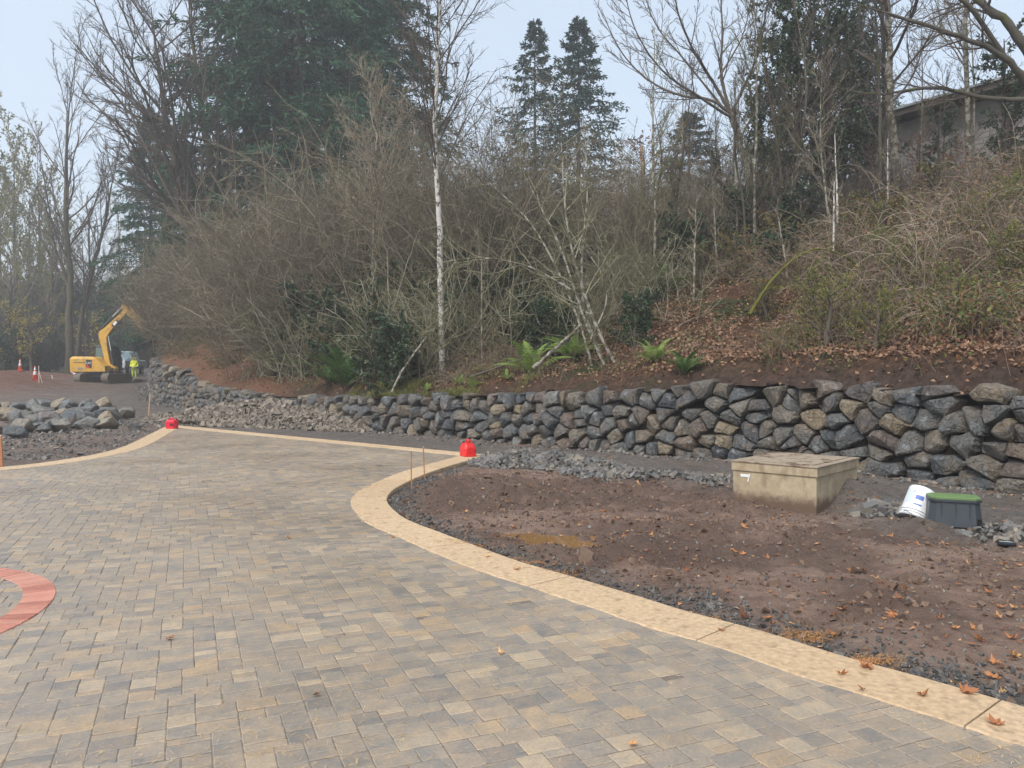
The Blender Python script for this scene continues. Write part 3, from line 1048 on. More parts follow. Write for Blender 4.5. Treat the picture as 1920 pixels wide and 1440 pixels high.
# ------------------------------------------------------------------ valve box
M_BLK = mat_plain('black_plastic', (.045, .055, .065), .45)
M_GRN = mat_plain('green_plastic', (.13, .215, .075), .6)
def valve_box():
    x, y = gp(1789, 983)
    t = thing('valve_box', 'black plastic irrigation valve box with a flat green lid standing on the dirt', 'valve box', (x, y, gz(x, y) - .02), R(-21))
    L, W, H = .47, .31, .285
    def octo(l, w, c, z): return [(-l + c, -w, z), (l - c, -w, z), (l, -w + c, z), (l, w - c, z), (l - c, w, z), (-l + c, w, z), (-l, w - c, z), (-l, -w + c, z)]
    BM().loft([octo(L / 2 + .025, W / 2 + .025, .07, 0), octo(L / 2 - .005, W / 2 - .005, .055, H - .03), octo(L / 2 + .012, W / 2 + .012, .06, H - .028), octo(L / 2 + .012, W / 2 + .012, .06, H)]).build('body', M_BLK, t, .004)
    lid = BM().loft([octo(L / 2 + .006, W / 2 + .006, .058, H + .001), octo(L / 2 + .006, W / 2 + .006, .058, H + .018), octo(L / 2 - .004, W / 2 - .004, .055, H + .022)]).build('lid', M_GRN, t)
    for k in range(-5, 6):
        BM().box((k * .036, 0, H + .0225), (.006, W - .08, .004)).build('lid_rib', M_GRN, lid)
    BM().box((L / 2 - .02, -W / 2 - .012, .045), (.026, .03, .10)).build('pipe_notch', mat_plain('notch_dark', (.006, .006, .006), .9), t)
    for k in (-1, 0, 1):
        BM().box((k * .13, -W / 2 - .008, .13), (.012, .014, .24)).build('side_rib', M_BLK, t, .003)
valve_box()

# ------------------------------------------------------------------ small dish lying in the stones
def dish():
    x, y = gp(1890, 1019)
    t = thing('plastic_dish', 'small pale blue dish with dark underside among stones near the valve box', 'dish', (x, y, gz(x, y) + .035), .2)
    t.rotation_euler = (R(-14), R(10), .2)
    BM().lathe([(.0, .012), (.05, .010), (.078, 0)], n=20, cap=False).build('top', mat_plain('pale_cap', (.55, .66, .74), .3), t, smooth=True)
    BM().lathe([(.080, .002), (.078, -.02), (.04, -.035), (.0, -.037)], n=20, cap=False).build('underside', M_BLK, t, smooth=True)
dish()

# ------------------------------------------------------------------ fuel cans
M_RED = mat_plain('red_plastic', (.72, .022, .022), .42, mottle=(5, .08))
M_RED2 = mat_plain('pinkish_red_plastic', (.70, .012, .040), .40, mottle=(5, .08))
M_DRED = mat_plain('dark_label', (.12, .01, .02), .6)
def rect(w, d, z, c=.02): return [(-w + c, -d, z), (w - c, -d, z), (w, -d + c, z), (w, d - c, z), (w - c, d, z), (-w + c, d, z), (-w, d - c, z), (-w, -d + c, z)]
def can_tall():
    x, y = gp(877, 856)
    t = thing('fuel_can', 'tall red fuel can with sloping shoulders on the corner of the tan border', 'fuel can', (x, y, .006), R(24))
    t.scale = (.9,) * 3
    b = BM().loft([rect(.125, .165, 0, .025), rect(.132, .172, .02, .03), rect(.132, .172, .17, .03), rect(.098, .135, .27, .03), rect(.075, .10, .285, .03)]).build('body', M_RED, t, .008)
    BM().prism([(-.085, .0), (-.02, .0), (.0, .0), (.085, 0), (.06, .10), (.03, .11), (-.03, .11), (-.06, .10)], -.181, -.16).build('front_panel', M_RED, t, .006, loc=(0, 0, .10))
    BM().tube([(0, -.09, .27), (0, -.085, .32), (0, -.05, .35), (0, .05, .35), (0, .085, .32), (0, .09, .27)], .017, 8).build('handle', M_RED, t, smooth=True)
    BM().tube([(-.06, -.1, .26), (-.045, -.1, .325), (-.02, -.1, .352), (.02, -.1, .352), (.045, -.1, .325), (.06, -.1, .26)], .015, 8).build('carry_loop', M_RED, t, smooth=True)
    BM().cyl((.02, .10, .27), (.02, .12, .31), .028, n=12).build('cap', mat_plain('black_cap', (.02, .02, .02), .5), t)
can_tall()
def can_square():
    x, y = gp(322, 804)
    t = thing('fuel_can', 'squat red fuel can with dark label at the far corner of the paved court', 'fuel can', (x, y, .006), R(-12))
    t.scale = (.9,) * 3
    BM().loft([rect(.155, .12, 0, .03), rect(.165, .13, .02, .035), rect(.165, .13, .235, .035), rect(.12, .09, .285, .03)]).build('body', M_RED2, t, .008)
    BM().tube([(-.09, 0, .27), (-.07, 0, .325), (.05, 0, .335), (.09, 0, .27)], .018, 8).build('handle', M_RED2, t, smooth=True)
    BM().box((.075, -.132, .13), (.13, .006, .085)).build('label_plate', M_DRED, t)
    for z in (.19, .06):
        BM().box((0, -.130, z), (.30, .008, .018)).build('moulded_band', M_RED2, t, .003)
    BM().cyl((-.10, 0, .26), (-.12, 0, .32), .026, n=12).build('cap', mat_plain('dark_red_cap', (.25, .01, .02), .5), t)
can_square()

# ------------------------------------------------------------------ stakes
M_STAKE = mat_var('raw_timber', [(.56, .36, .21)], .75, (9, .2))
M_STAKE2 = mat_var('orange_timber', [(.40, .19, .095)], .75, (9, .2))
M_PALESTK = mat_var('whitewashed_timber', [(.66, .60, .54)], .7, (9, .15))
def stake(px, py, top_py, w, m, label, lean=0.0, z=None, d=None):
    if d is None:
        x, y = gp(px, py)
        z = gz(x, y)
    else:
        x, y = at(px, d); z = gz(x, y)
    h = (py - top_py) / F * y + .08
    t = thing('survey_stake', label, 'stake', (x, y, z - .06), rng.uniform(0, 1), 'survey stakes about the site')
    t.rotation_euler = (0, lean, t.rotation_euler[2] * .3)
    BM().box((0, 0, h / 2), (w, w * .6, h)).build('shaft', m, t)
    BM().box((0, 0, h + .004), (w * 1.02, w * .62, .012), taper=(.7, .7)).build('top_end', M_PALESTK, t)
stake(771, 913, 843, .017, M_STAKE2, 'thin orange-brown stake just inside the curve of the tan border, the nearer of the pair', 0)
stake(796, 891, 834, .017, M_STAKE2, 'thin orange-brown stake just inside the curve of the tan border, the farther of the pair', R(-2))
stake(277, 791, 741, .034, M_STAKE, 'pale wooden stake standing beside the squat fuel can before the wall corner', R(4))
stake(2, 876, 812, .045, M_STAKE2, 'brown wooden stake cut by the picture edge at the paving', R(-2))
stake(73, 743, 711, .03, M_PALESTK, 'upright pale stake right beside the nearer traffic cone', 0, d=46)
stake(80, 742, 718, .03, M_PALESTK, 'pale stake leaning behind the nearer traffic cone', R(-14), d=46.5)
stake(101, 724, 712, .05, M_PALESTK, 'short leaning pale stake between the spoil mounds and the excavator', R(-18), d=56)
stake(141, 716, 705, .06, M_PALESTK, 'short white stake at the road edge beside the excavator tracks', R(-8), d=57)

# ------------------------------------------------------------------ traffic cones
M_ORANGE = mat_plain('orange_cone', (.80, .10, .025), .5)
M_REFL = mat_plain('white_sleeve', (.72, .70, .68), .4)
def cone(px, d, h, label, tilt=None):
    x, y = at(px, d)
    z = gz(x, y)
    t = thing('traffic_cone', label, 'traffic cone', (x, y, z - .02), .3, 'traffic cones along the road')
    s = h / .9
    BM().box((0, 0, .025 * s), (.40 * s, .40 * s, .05 * s)).build('base', M_ORANGE, t, .01)
    BM().lathe([(.155 * s, .05 * s), (.025 * s, .9 * s)], n=20).build('body', M_ORANGE, t, smooth=True)
    for z0, z1 in ((.38, .58), (.66, .80)):
        r = lambda q: (.155 - (q - .05) / .85 * .13 + .005) * s
        BM().lathe([(r(z0), z0 * s), (r(z1), z1 * s)], n=20, cap=False).build('reflective_band', M_REFL, t, smooth=True)
    if tilt:
        t.rotation_euler = tilt
        t.location.z += .2
    return t
cone(66, 47, .92, 'orange traffic cone with white bands on the road edge, the nearer one')
cone(38, 60, .92, 'orange traffic cone with white bands up on the spoil mound, the farther one')
cone(150, 59, .85, 'orange and white traffic cone lying tipped over beside the excavator tracks', (0, R(-55), .2))

# ------------------------------------------------------------------ loose boulders at the left
def boulder_protos(n, seed):
    rg = np.random.default_rng(seed)
    out = []
    for k in range(n):
        b = bmesh.new()
        pts = rg.normal(0, 1, (26, 3)); pts = pts / np.abs(pts).max(1)[:, None] ** .75
        pts = unit(pts) * (.55 * np.linalg.norm(pts, axis=1, keepdims=True) ** .5) * [1.15, .9, .75] * rg.uniform(.85, 1.1, (26, 1))
        for p in pts: b.verts.new(p)
        bmesh.ops.convex_hull(b, input=b.verts)
        bmesh.ops.delete(b, geom=[v for v in b.verts if not v.link_faces], context='VERTS')
        bmesh.ops.dissolve_limit(b, angle_limit=R(16), verts=b.verts, edges=b.edges)
        bmesh.ops.bevel(b, geom=list(b.edges), offset=.035, segments=1, affect='EDGES', clamp_overlap=True)
        bmesh.ops.triangulate(b, faces=b.faces)
        me = bpy.data.meshes.new('boulder'); b.to_mesh(me); b.free(); me.materials.append(M_ROCK2)
        out.append(me)
    return out
M_ROCK2 = mat_rock('pale_basalt_boulder', 1.30, .25)
BP = boulder_protos(9, 4)
rb = np.random.default_rng(12)
def boulder(px, py, w, label, group=None, z=0.0, k=None):
    x, y = gp(px, py)
    s = w / F * y * .74
    o = mobj('boulder', BP[int(rb.integers(9)) if k is None else k], None, (x, y, gz(x, y) + s * .27 + z), (rb.uniform(-.4, .4), rb.uniform(-.4, .4), rb.uniform(0, 6.3)), (s, s * rb.uniform(.85, 1.15), s * rb.uniform(.75, 1.0)))
    return tag(o, label, 'boulder', group)
boulder(250, 806, 30, 'rounded grey boulder standing alone at the road end of the loose heap', k=2)
boulder(30, 822, 48, 'flat-topped grey boulder lying in front of the loose heap by the brown stake', k=5)
hp = []
for row, (py, x0, x1, w) in enumerate([(812, -60, 120, 46), (806, 60, 205, 42), (800, -50, 230, 42), (791, -60, 240, 40), (783, -50, 260, 38), (776, -40, 215, 34), (770, -40, 200, 32)]):
    px = x0 + rb.uniform(0, 15)
    while px < x1:
        ww = w * rb.uniform(.75, 1.3)
        hp.append((px, py + rb.normal(0, 1.5), ww, row))
        px += ww * .74
for px, py, ww, row in hp:
    where = ('at the front edge of', 'in the second row of', 'in the third row of', 'in the middle row of', 'towards the back of', 'at the back of', 'at the far edge of')[row]
    boulder(px, py, ww, 'angular grey boulder %s the loose heap left of the gravel road' % where, 'boulders in the loose heap, row %d' % (row + 1), z=.10 * (row in (2, 3, 4)))
for px in range(-40, 215, 24):
    boulder(px + rb.uniform(-8, 8), 788 + rb.normal(0, 4), 32 * rb.uniform(.8, 1.2), 'angular grey boulder lying on top of the loose heap left of the gravel road', 'boulders on top of the loose heap', z=.42)
# dark flat stone on the road by the worker
x, y = at(264, 58)
o = mobj('boulder', BP[3], None, (x, y, gz(x, y) + .12), (0, 0, .4), (1.5, 1.0, .6)); tag(o, 'dark flat boulder on the road in front of the worker in yellow', 'boulder')

# ------------------------------------------------------------------ heaps of crushed stone (uncountable)
def chip_mesh(rg, n, size):
    """n angular chips at the origin as arrays (n,8,3)"""
    base = np.array([(x, y, z) for x in (-1, 1) for y in (-1, 1) for z in (-1, 1)], float) * .72
    V = base[None] * rg.uniform(.55, 1.15, (n, 8, 1)) + rg.normal(0, .16, (n, 8, 3))
    V *= rg.uniform(.6, 1.2, (n, 1, 3)) * np.array([1.15, 1, .62])
    V *= (size * rg.lognormal(0, .35, n))[:, None, None]
    q = rg.normal(0, 1, (n, 4)); q /= np.linalg.norm(q, axis=1, keepdims=True)
    w, x, y, z = q.T
    Rm = np.stack([1 - 2 * (y * y + z * z), 2 * (x * y - z * w), 2 * (x * z + y * w), 2 * (x * y + z * w), 1 - 2 * (x * x + z * z), 2 * (y * z - x * w), 2 * (x * z - y * w), 2 * (y * z + x * w), 1 - 2 * (x * x + y * y)], -1).reshape(n, 3, 3)
    return np.einsum('nij,nkj->nki', Rm, V)
CF = np.array([(0, 1, 3, 2), (4, 6, 7, 5), (0, 4, 5, 1), (2, 3, 7, 6), (0, 2, 6, 4), (1, 5, 7, 3)])
def chips(name, label, pos, size, m, seed, kind='stuff', cat=None):
    rg = np.random.default_rng(seed)
    n = len(pos)
    V = chip_mesh(rg, n, size) + np.asarray(pos)[:, None, :]
    f = (CF[None] + (np.arange(n) * 8)[:, None, None]).reshape(-1, 4)
    o = mobj(name, mesh_np(name, V.reshape(-1, 3), [f], m, tint=np.repeat(rg.random(n), 8)))
    tag(o, label, cat, kind=kind)
    return o
M_CHIP_B = mat_var('brown_crushed_stone', [(.17, .145, .115), (.25, .21, .17), (.12, .105, .088), (.31, .265, .21)], .75, (20, .3))
M_CHIP_G = mat_var('grey_crushed_stone', [(.11, .105, .10), (.17, .165, .155), (.075, .075, .075), (.22, .19, .15), (.13, .125, .12)], .6, (20, .3), spec=.5)
M_CHIP_D = mat_var('dark_basalt_gravel', [(.05, .05, .05), (.09, .085, .08), (.07, .066, .062), (.125, .115, .105)], .5, (30, .3), spec=.5)
M_CLOD = mat_var('soil_clod', [(.10, .064, .045), (.15, .098, .07), (.21, .145, .105), (.075, .048, .035)], .9, (20, .3))
def pile(name, label, c, ax, ang, h, n, size, m, seed, drop=.0):
    rg = np.random.default_rng(seed)
    a = rg.uniform(0, 2 * math.pi, n); r = np.sqrt(rg.uniform(0, 1, n)) * (1 + .25 * vnoise(np.cos(a) * 2 + seed, np.sin(a) * 2, seed))
    u, v = r * np.cos(a) * ax[0], r * np.sin(a) * ax[1]
    x = c[0] + u * math.cos(ang) - v * math.sin(ang); y = c[1] + u * math.sin(ang) + v * math.cos(ang)
    g = ground(x, y)
    prof = np.clip(1 - r ** 1.3, 0, 1) * (1 + .35 * vnoise(x * 1.7, y * 1.7, seed)) 
    z = g + h * prof + size * .3
    chips(name, label, np.stack([x, y, z], 1), size, m, seed)
c0 = (np.array(gp(350, 796)) + np.array(gp(640, 806))) / 2 + np.array([-.3, 1.6])
wd_ = np.array(gp(640, 806)) - np.array(gp(350, 796))
pile('crushed_stone_heap', 'long low heap of brown crushed stone along the far edge of the paved court', tuple(c0), (5.3, 1.7), math.atan2(wd_[1], wd_[0]), .62, 8000, .065, M_CHIP_B, 31)
p0, p1 = np.array(gp(905, 872)), np.array(gp(1090, 880))
pile('grey_stone_heap', 'low heap of grey crushed stone beside the corner of the tan border', tuple((p0 + p1) / 2 + [.2, .35]), (1.55, .62), math.atan2(p1[1] - p0[1], p1[0] - p0[0]) - .10, .20, 2200, .042, M_CHIP_G, 32)
p0, p1 = np.array(gp(1080, 890)), np.array(gp(1370, 905))
pile('stone_spill', 'thin spill of grey crushed stone between the stone heap and the concrete box', tuple((p0 + p1) / 2), (1.6, .45), math.atan2(p1[1] - p0[1], p1[0] - p0[0]), .07, 420, .045, M_CHIP_G, 33)
x, y = gp(1672, 962); pile('stone_scatter', 'small patch of broken stones between the concrete box and the white bucket', (x, y), (.42, .34), .3, .08, 130, .05, M_CHIP_G, 34)
x, y = gp(1915, 1003); pile('stone_rubble', 'patch of broken grey stones right of the valve box', (x, y), (.5, .42), -.5, .06, 200, .042, M_CHIP_G, 35)

# gravel strip along the border, clods and grit over the dirt
rg = np.random.default_rng(41)
n = 30000
k = rg.integers(0, _c1, n); d = np.abs(rg.normal(0, .18, n)) + .012
T = unit(np.gradient(EDGE, axis=0)); N = np.stack([T[:, 1], -T[:, 0]], 1)
jt = rg.uniform(-.07, .07, n); gx, gy = EDGE[k, 0] + N[k, 0] * d + T[k, 0] * jt, EDGE[k, 1] + N[k, 1] * d + T[k, 1] * jt
dens = np.where(gx > 1.3, .75, .16) * (.35 + .65 * (vnoise(gx * 2, gy * 2, 4) > -.1))
ok = (rg.random(n) < dens) & (gy < 13) & (gy > 2.2) & ~inside(gx, gy, POLY_OUT)
gx, gy = gx[ok], gy[ok]
chips('border_gravel', 'dark crushed gravel lying along the outside of the tan border', np.stack([gx, gy, ground(gx, gy) + .004], 1), .013, M_CHIP_D, 42)
n = 30000
gx = rg.uniform(-2.2, 8.5, n); gy = rg.uniform(3, 15.5, n) ** 1.0
ok = ~inside(gx, gy, POLY_OUT) & (gx < gy * .72) & (rg.random(n) < .25 + .75 * (vnoise(gx * 1.4, gy * 1.8, 8) > .05))
gx, gy = gx[ok], gy[ok]
tw, _ = wall_dist(gx, gy); ok = tw < -2.3; gx, gy = gx[ok], gy[ok]
chips('soil_clods', 'crumbly brown clods of soil scattered over the bare dirt', np.stack([gx, gy, ground(gx, gy) + .003], 1), .0105 * np.random.default_rng(4).lognormal(0, .5, len(gx)), M_CLOD, 43)
n = 900
gx = rg.uniform(-2.2, 8.5, n); gy = rg.uniform(3, 15, n)
ok = ~inside(gx, gy, POLY_OUT) & (gx < gy * .72) & (vnoise(gx * .75 + 3, gy * 1.15, 16) > -.1) & (wall_dist(gx, gy)[0] < -2.5); gx, gy = gx[ok], gy[ok]
chips('soil_lumps', 'bigger lumps of dark turned soil on the bare dirt', np.stack([gx, gy, ground(gx, gy)], 1), .022 * rg.lognormal(0, .35, len(gx)), M_CLOD, 47)
n = 9000
gx = rg.uniform(-2.2, 9, n); gy = rg.uniform(3, 17, n)
ok = ~inside(gx, gy, POLY_OUT) & (gx < gy * .72); gx, gy = gx[ok], gy[ok]
tw, _ = wall_dist(gx, gy); ok = (tw < -2.2) | ((tw < -.1) & (rg.random(len(tw)) < .2)); gx, gy = gx[ok], gy[ok]
chips('loose_grit', 'pale grit and small stones scattered over the bare dirt', np.stack([gx, gy, ground(gx, gy) + .004], 1), .010, M_CHIP_G, 44)
# rubble at the wall's foot and over the gravel left of the paving
n = 1400
k = rg.integers(0, len(WR) - 1, n); d = np.abs(rg.normal(0, .25, n)) + .05
gx, gy = WR[k, 0] - WN[k, 0] * d + rg.uniform(-.08, .08, n), WR[k, 1] - WN[k, 1] * d + rg.uniform(-.08, .08, n)
chips('wall_foot_rubble', 'small broken stones along the foot of the boulder wall', np.stack([gx, gy, ground(gx, gy) + .01], 1), .04, M_CHIP_G, 45)
n = 9000
gx = rg.uniform(-16, -7.5, n); gy = rg.uniform(12.5, 30, n)
ok = ~inside(gx, gy, POLY_OUT) & (gx > -gy * .72) & (rg.random(n) < .2 + .8 * (vnoise(gx * .8, gy * .8, 18) > 0)); gx, gy = gx[ok], gy[ok]
chips('yard_gravel', 'grey gravel scattered on the bare ground left of the paved court', np.stack([gx, gy, ground(gx, gy) + .006], 1), .032, M_CHIP_G, 46)

# ------------------------------------------------------------------ puddle
def mat_puddle():
    m, nt, bs = new_mat('muddy_water')
    bs.inputs['Base Color'].default_value = (.25, .135, .055, 1)
    bs.inputs['Roughness'].default_value = .03
    bs.inputs['Specular IOR Level'].default_value = .6
    _bump(nt, bs, _noise(nt, _pos(nt), 9, 2), .02, .01)
    return m
pv = []
for a in np.linspace(0, 2 * math.pi, 60, endpoint=False):
    r = 1.25
    pv.append((PUD[0] + .60 * r * math.cos(a), PUD[1] + .33 * r * math.sin(a), -.062))
b = BM(); b.b.faces.new([b.b.verts.new(v) for v in pv])
tag(b.build('puddle', mat_puddle()), 'shallow muddy brown puddle in the dirt', kind='structure')

# ------------------------------------------------------------------ fallen maple leaves
def leaf_mesh(seed):
    rg = np.random.default_rng(seed)
    pts = []
    lobes = [(-150, .35), (-120, .30), (-95, .72), (-70, .40), (-48, .95), (-22, .50), (0, 1.12), (22, .50), (48, .95), (70, .40), (95, .72), (120, .30), (150, .35), (180, .14)]
    for a, r in lobes:
        r *= rg.uniform(.85, 1.12)
        if r > .6:
            for da, k in ((-9, .72), (0, 1.0), (9, .72)): pts.append((a + da, r * k))
        else: pts.append((a, r))
    V = [(0, 0, .03)]
    cu = rg.uniform(.15, .75, 3)
    for a, r in pts:
        x, y = r * math.sin(R(a)), r * math.cos(R(a))
        k = 1 - .35 * cu[2] * abs(x); V.append((x * k, y * (1 - .25 * cu[1] * max(y, 0)), cu[0] * abs(x) ** 1.5 + cu[1] * max(y, 0) ** 2 * .7 + rg.normal(0, .09) + .03))
    n = len(V)
    V += [(-.02, -.1, .03), (.02, -.1, .03), (.03 + rg.normal(0, .1), -.95, .05)]
    F3 = [(0, i, i + 1) for i in range(1, n - 1)] + [(0, n - 1, 1)] + [(n, n + 2, n + 1)]
    return mesh_np('maple_leaf', np.array(V), [np.array(F3)], M_LEAF)
M_LEAF = mat_var('fallen_leaf', [(.38, .15, .055), (.52, .23, .09), (.28, .11, .055), (.62, .34, .14), (.45, .19, .08), (.15, .06, .035), (.66, .44, .21), (.50, .22, .09)], .6, (14, .25), leafy=.15)
M_NEEDLE = mat_var('dry_needle', [(.62, .42, .18), (.50, .32, .14), (.70, .52, .28), (.42, .24, .10)], .7, None)
M_DRIFT = mat_var('orange_needle', [(.50, .24, .07), (.40, .17, .05), (.58, .31, .10), (.30, .12, .04)], .7, None)
LM = [leaf_mesh(50 + k) for k in range(14)]
rl = np.random.default_rng(61)
spots = [(1310, 1150), (1345, 1157), (1500, 1078), (1600, 1054), (1440, 1042), (1500, 1140), (1440, 1155), (1583, 1143), (1700, 1115), (1645, 1085), (1795, 1117), (1860, 1110), (1735, 1055), (1820, 1055), (1890, 1055),
         (1750, 1025), (1672, 1000), (1633, 985), (1565, 970), (1490, 985), (1395, 990), (1480, 960), (1600, 945), (1880, 1140), (1900, 1195), (1830, 1178), (1765, 1160), (1560, 1230), (1625, 1232), (1700, 1270), (1870, 1240),
         (1130, 960), (1190, 945), (1250, 985), (1300, 1005), (1340, 965), (1060, 925), (1110, 985), (1170, 1010), (1225, 1045), (1290, 1075), (1370, 1085), (1160, 1060), (1030, 1010), (900, 980), (870, 960), (950, 935), (990, 905), (1380, 1030), (1560, 1090)]
while len(spots) < 105:
    px, py = rl.uniform(760, 1960), rl.uniform(905, 1300)
    x, y = gp(px, py)
    if not inside([x], [y], POLY_OUT)[0] and wall_dist([x], [y])[0][0] < -.4: spots.append((px, py))
for px, py in spots:
    x, y = gp(px, py)
    s = rl.uniform(.03, .072)
    o = mobj('fallen_leaf', LM[int(rl.integers(14))], None, (x, y, gz(x, y) + .012), (rl.normal(0, .22), rl.normal(0, .22), rl.uniform(0, 6.3)), (s, s * rl.uniform(.5, 1), s))
    tag(o, 'dry orange-brown maple leaf lying on the bare dirt', 'leaf', 'maple leaves fallen on the dirt')
for px, py, s, lab in ((1634, 1258, .105, 'large dark purple-brown maple leaf on the tan border'), (1812, 1304, .10, 'large curled russet maple leaf on the outer edge of the tan border'), (1873, 1366, .09, 'orange maple leaf on the border near the picture corner'),
                       (1580, 1270, .06, 'small rust-brown leaf on the middle of the tan border beside the dark leaf'), (1730, 1309, .065, 'thin red-brown leaf on the tan border past the joint'), (968, 1070, .075, 'shrivelled dark red leaf on the border near the puddle'),
                       (913, 1047, .06, 'small curled brown leaf on the border left of the puddle'), (1355, 1186, .05, 'little yellow leaf on the tan border'), (1620, 1300, .045, 'tiny brown leaf at the inner edge of the tan border')):
    x, y = gp(px, py)
    s *= .75
    o = mobj('fallen_leaf', LM[int(rl.integers(14))], None, (x, y, .012), (rl.normal(0, .1), rl.normal(0, .1), rl.uniform(0, 6.3)), (s, s * rl.uniform(.6, 1), s))
    tag(o, lab, 'leaf')
for px, py in ((312, 1203), (157, 1008), (735, 1010), (692, 912), (590, 1310), (940, 1230), (1186, 1404), (540, 1012), (430, 870), (620, 870), (320, 868), (380, 905), (500, 850)):
    x, y = gp(px, py)
    s = rl.uniform(.025, .045)
    o = mobj('fallen_leaf', LM[int(rl.integers(14))], None, (x, y, .010), (rl.normal(0, .15), rl.normal(0, .15), rl.uniform(0, 6.3)), (s,) * 3)
    tag(o, 'small dry leaf lying on the grey pavers', 'leaf', 'leaves fallen on the pavers')
# torn bits of leaf over the dirt
n = 2600
fx = rl.uniform(-2, 8.5, n); fy = rl.uniform(3, 15.5, n)
ok = ~inside(fx, fy, POLY_OUT) & (fx < fy * .72) & (wall_dist(fx, fy)[0] < -.2); fx, fy = fx[ok], fy[ok]; n = len(fx)
fz = ground(fx, fy) + .012
a_ = rl.uniform(0, 6.3, n); sz_ = rl.uniform(.008, .030, n)
Vf = np.stack([np.stack([fx + np.cos(a_ + k * 2.0944 + rl.normal(0, .3, n)) * sz_ * rl.uniform(.6, 1.3, n), fy + np.sin(a_ + k * 2.0944) * sz_ * rl.uniform(.6, 1.3, n), fz + rl.uniform(0, .012, n)], 1) for k in range(3)], 1).reshape(-1, 3)
tag(mobj('leaf_scraps', mesh_np('leaf_scraps', Vf, [np.arange(n * 3).reshape(n, 3)], M_LEAF, tint=np.repeat(rl.random(n), 3))), 'torn scraps of orange leaf strewn over the bare dirt', kind='stuff')
# dry fir needles over the pavers, and orange drifts of them at the border's outer edge
def needles(name, label, x, y, z, L, seed, w=.0022, m=None):
    rg = np.random.default_rng(seed); n = len(x)
    a = rg.uniform(0, 2 * math.pi, n); l = L * rg.uniform(.5, 1.3, n) / 2
    dx, dy = np.cos(a) * l, np.sin(a) * l; ex, ey = -np.sin(a) * w / 2, np.cos(a) * w / 2
    bend = rg.normal(0, .25, n) * l
    mid = np.stack([x - np.sin(a) * bend, y + np.cos(a) * bend, z + .004], 1)
    e = np.stack([ex, ey, np.zeros(n)], 1); d = np.stack([dx, dy, np.zeros(n)], 1)
    c = np.stack([x, y, z], 1)
    V = np.stack([c - d - e, c - d + e, mid - e * 1.4, mid + e * 1.4, c + d - e, c + d + e], 1).reshape(-1, 3)
    q = np.array([(0, 1, 3, 2), (2, 3, 5, 4)])
    f = (q[None] + (np.arange(n) * 6)[:, None, None]).reshape(-1, 4)
    tag(mobj(name, mesh_np(name, V, [f], m or M_NEEDLE, tint=np.repeat(rg.random(n), 6))), label, kind='stuff')
n = 22000
x = rl.uniform(-9, 3.5, n); y = 2.6 + 12 * rl.random(n) ** 1.6
ok = inside(x, y, POLY_IN) & (rl.random(n) < .35 + .65 * (vnoise(x * .9, y * .9, 71) > -.15)) & (np.abs(x) < y * .75)
needles('needle_litter', 'fine dry yellow needles scattered over the pavers', x[ok], y[ok], np.full(ok.sum(), .0045), .038, 72, .0017)
xs, ys = [], []
for px, py, w, n in ((880, 1018, .25, 350), (1000, 1046, .16, 350), (1060, 1072, .2, 420), (1323, 1150, .10, 200), (1358, 1160, .07, 120), (1500, 1182, .20, 500), (1530, 1190, .12, 250), (1640, 1228, .17, 650), (1662, 1246, .06, 150), (970, 1036, .15, 150)):
    x, y = gp(px, py)
    xs.append(x + rl.normal(0, w * .5, n)); ys.append(y + rl.normal(0, w * .28, n))
xs, ys = np.concatenate(xs), np.concatenate(ys)
_k = rl.random(len(xs)) < .5; xs, ys = xs[_k], ys[_k]
needles('needle_drift', 'orange drifts of fallen fir needles along the border', xs, ys, np.where(inside(xs, ys, POLY_OUT), .010, ground(xs, ys) + .014) + rl.uniform(0, .012, len(xs)), .030, 73, .0024, M_DRIFT)
# ------------------------------------------------------------------ excavator
M_YEL = mat_plain('digger_yellow', (.62, .35, .045), .5, mottle=(3, .2), spots=((.36, .25, .11), 2.2, .52, .70))
M_STICK = mat_plain('dusty_yellow', (.48, .27, .06), .6, mottle=(4, .3))
M_STEEL = mat_plain('dark_steel', (.045, .045, .045), .5)
M_TRACK = mat_plain('muddy_track', (.16, .135, .105), .8, mottle=(5, .3))
M_CHROME = mat_plain('piston_chrome', (.62, .64, .66), .2, .8)
M_GLASS = mat_glass('dark_glass', (.03, .045, .05))
M_GLASS2 = mat_glass('green_glass', (.09, .15, .13))
def text_mesh(txt, size, m, name, parent, loc, rot):
    c = bpy.data.curves.new(name, 'FONT'); c.body = txt; c.size = size; c.extrude = .004; c.align_x = 'CENTER'; c.align_y = 'CENTER'; c.resolution_u = 2
    tmp = bpy.data.objects.new(name, c); COL.objects.link(tmp)
    me = bpy.data.meshes.new_from_object(tmp.evaluated_get(bpy.context.evaluated_depsgraph_get()))
    bpy.data.objects.remove(tmp)
    me.materials.clear(); me.materials.append(m)
    return mobj(name, me, parent, loc, rot)
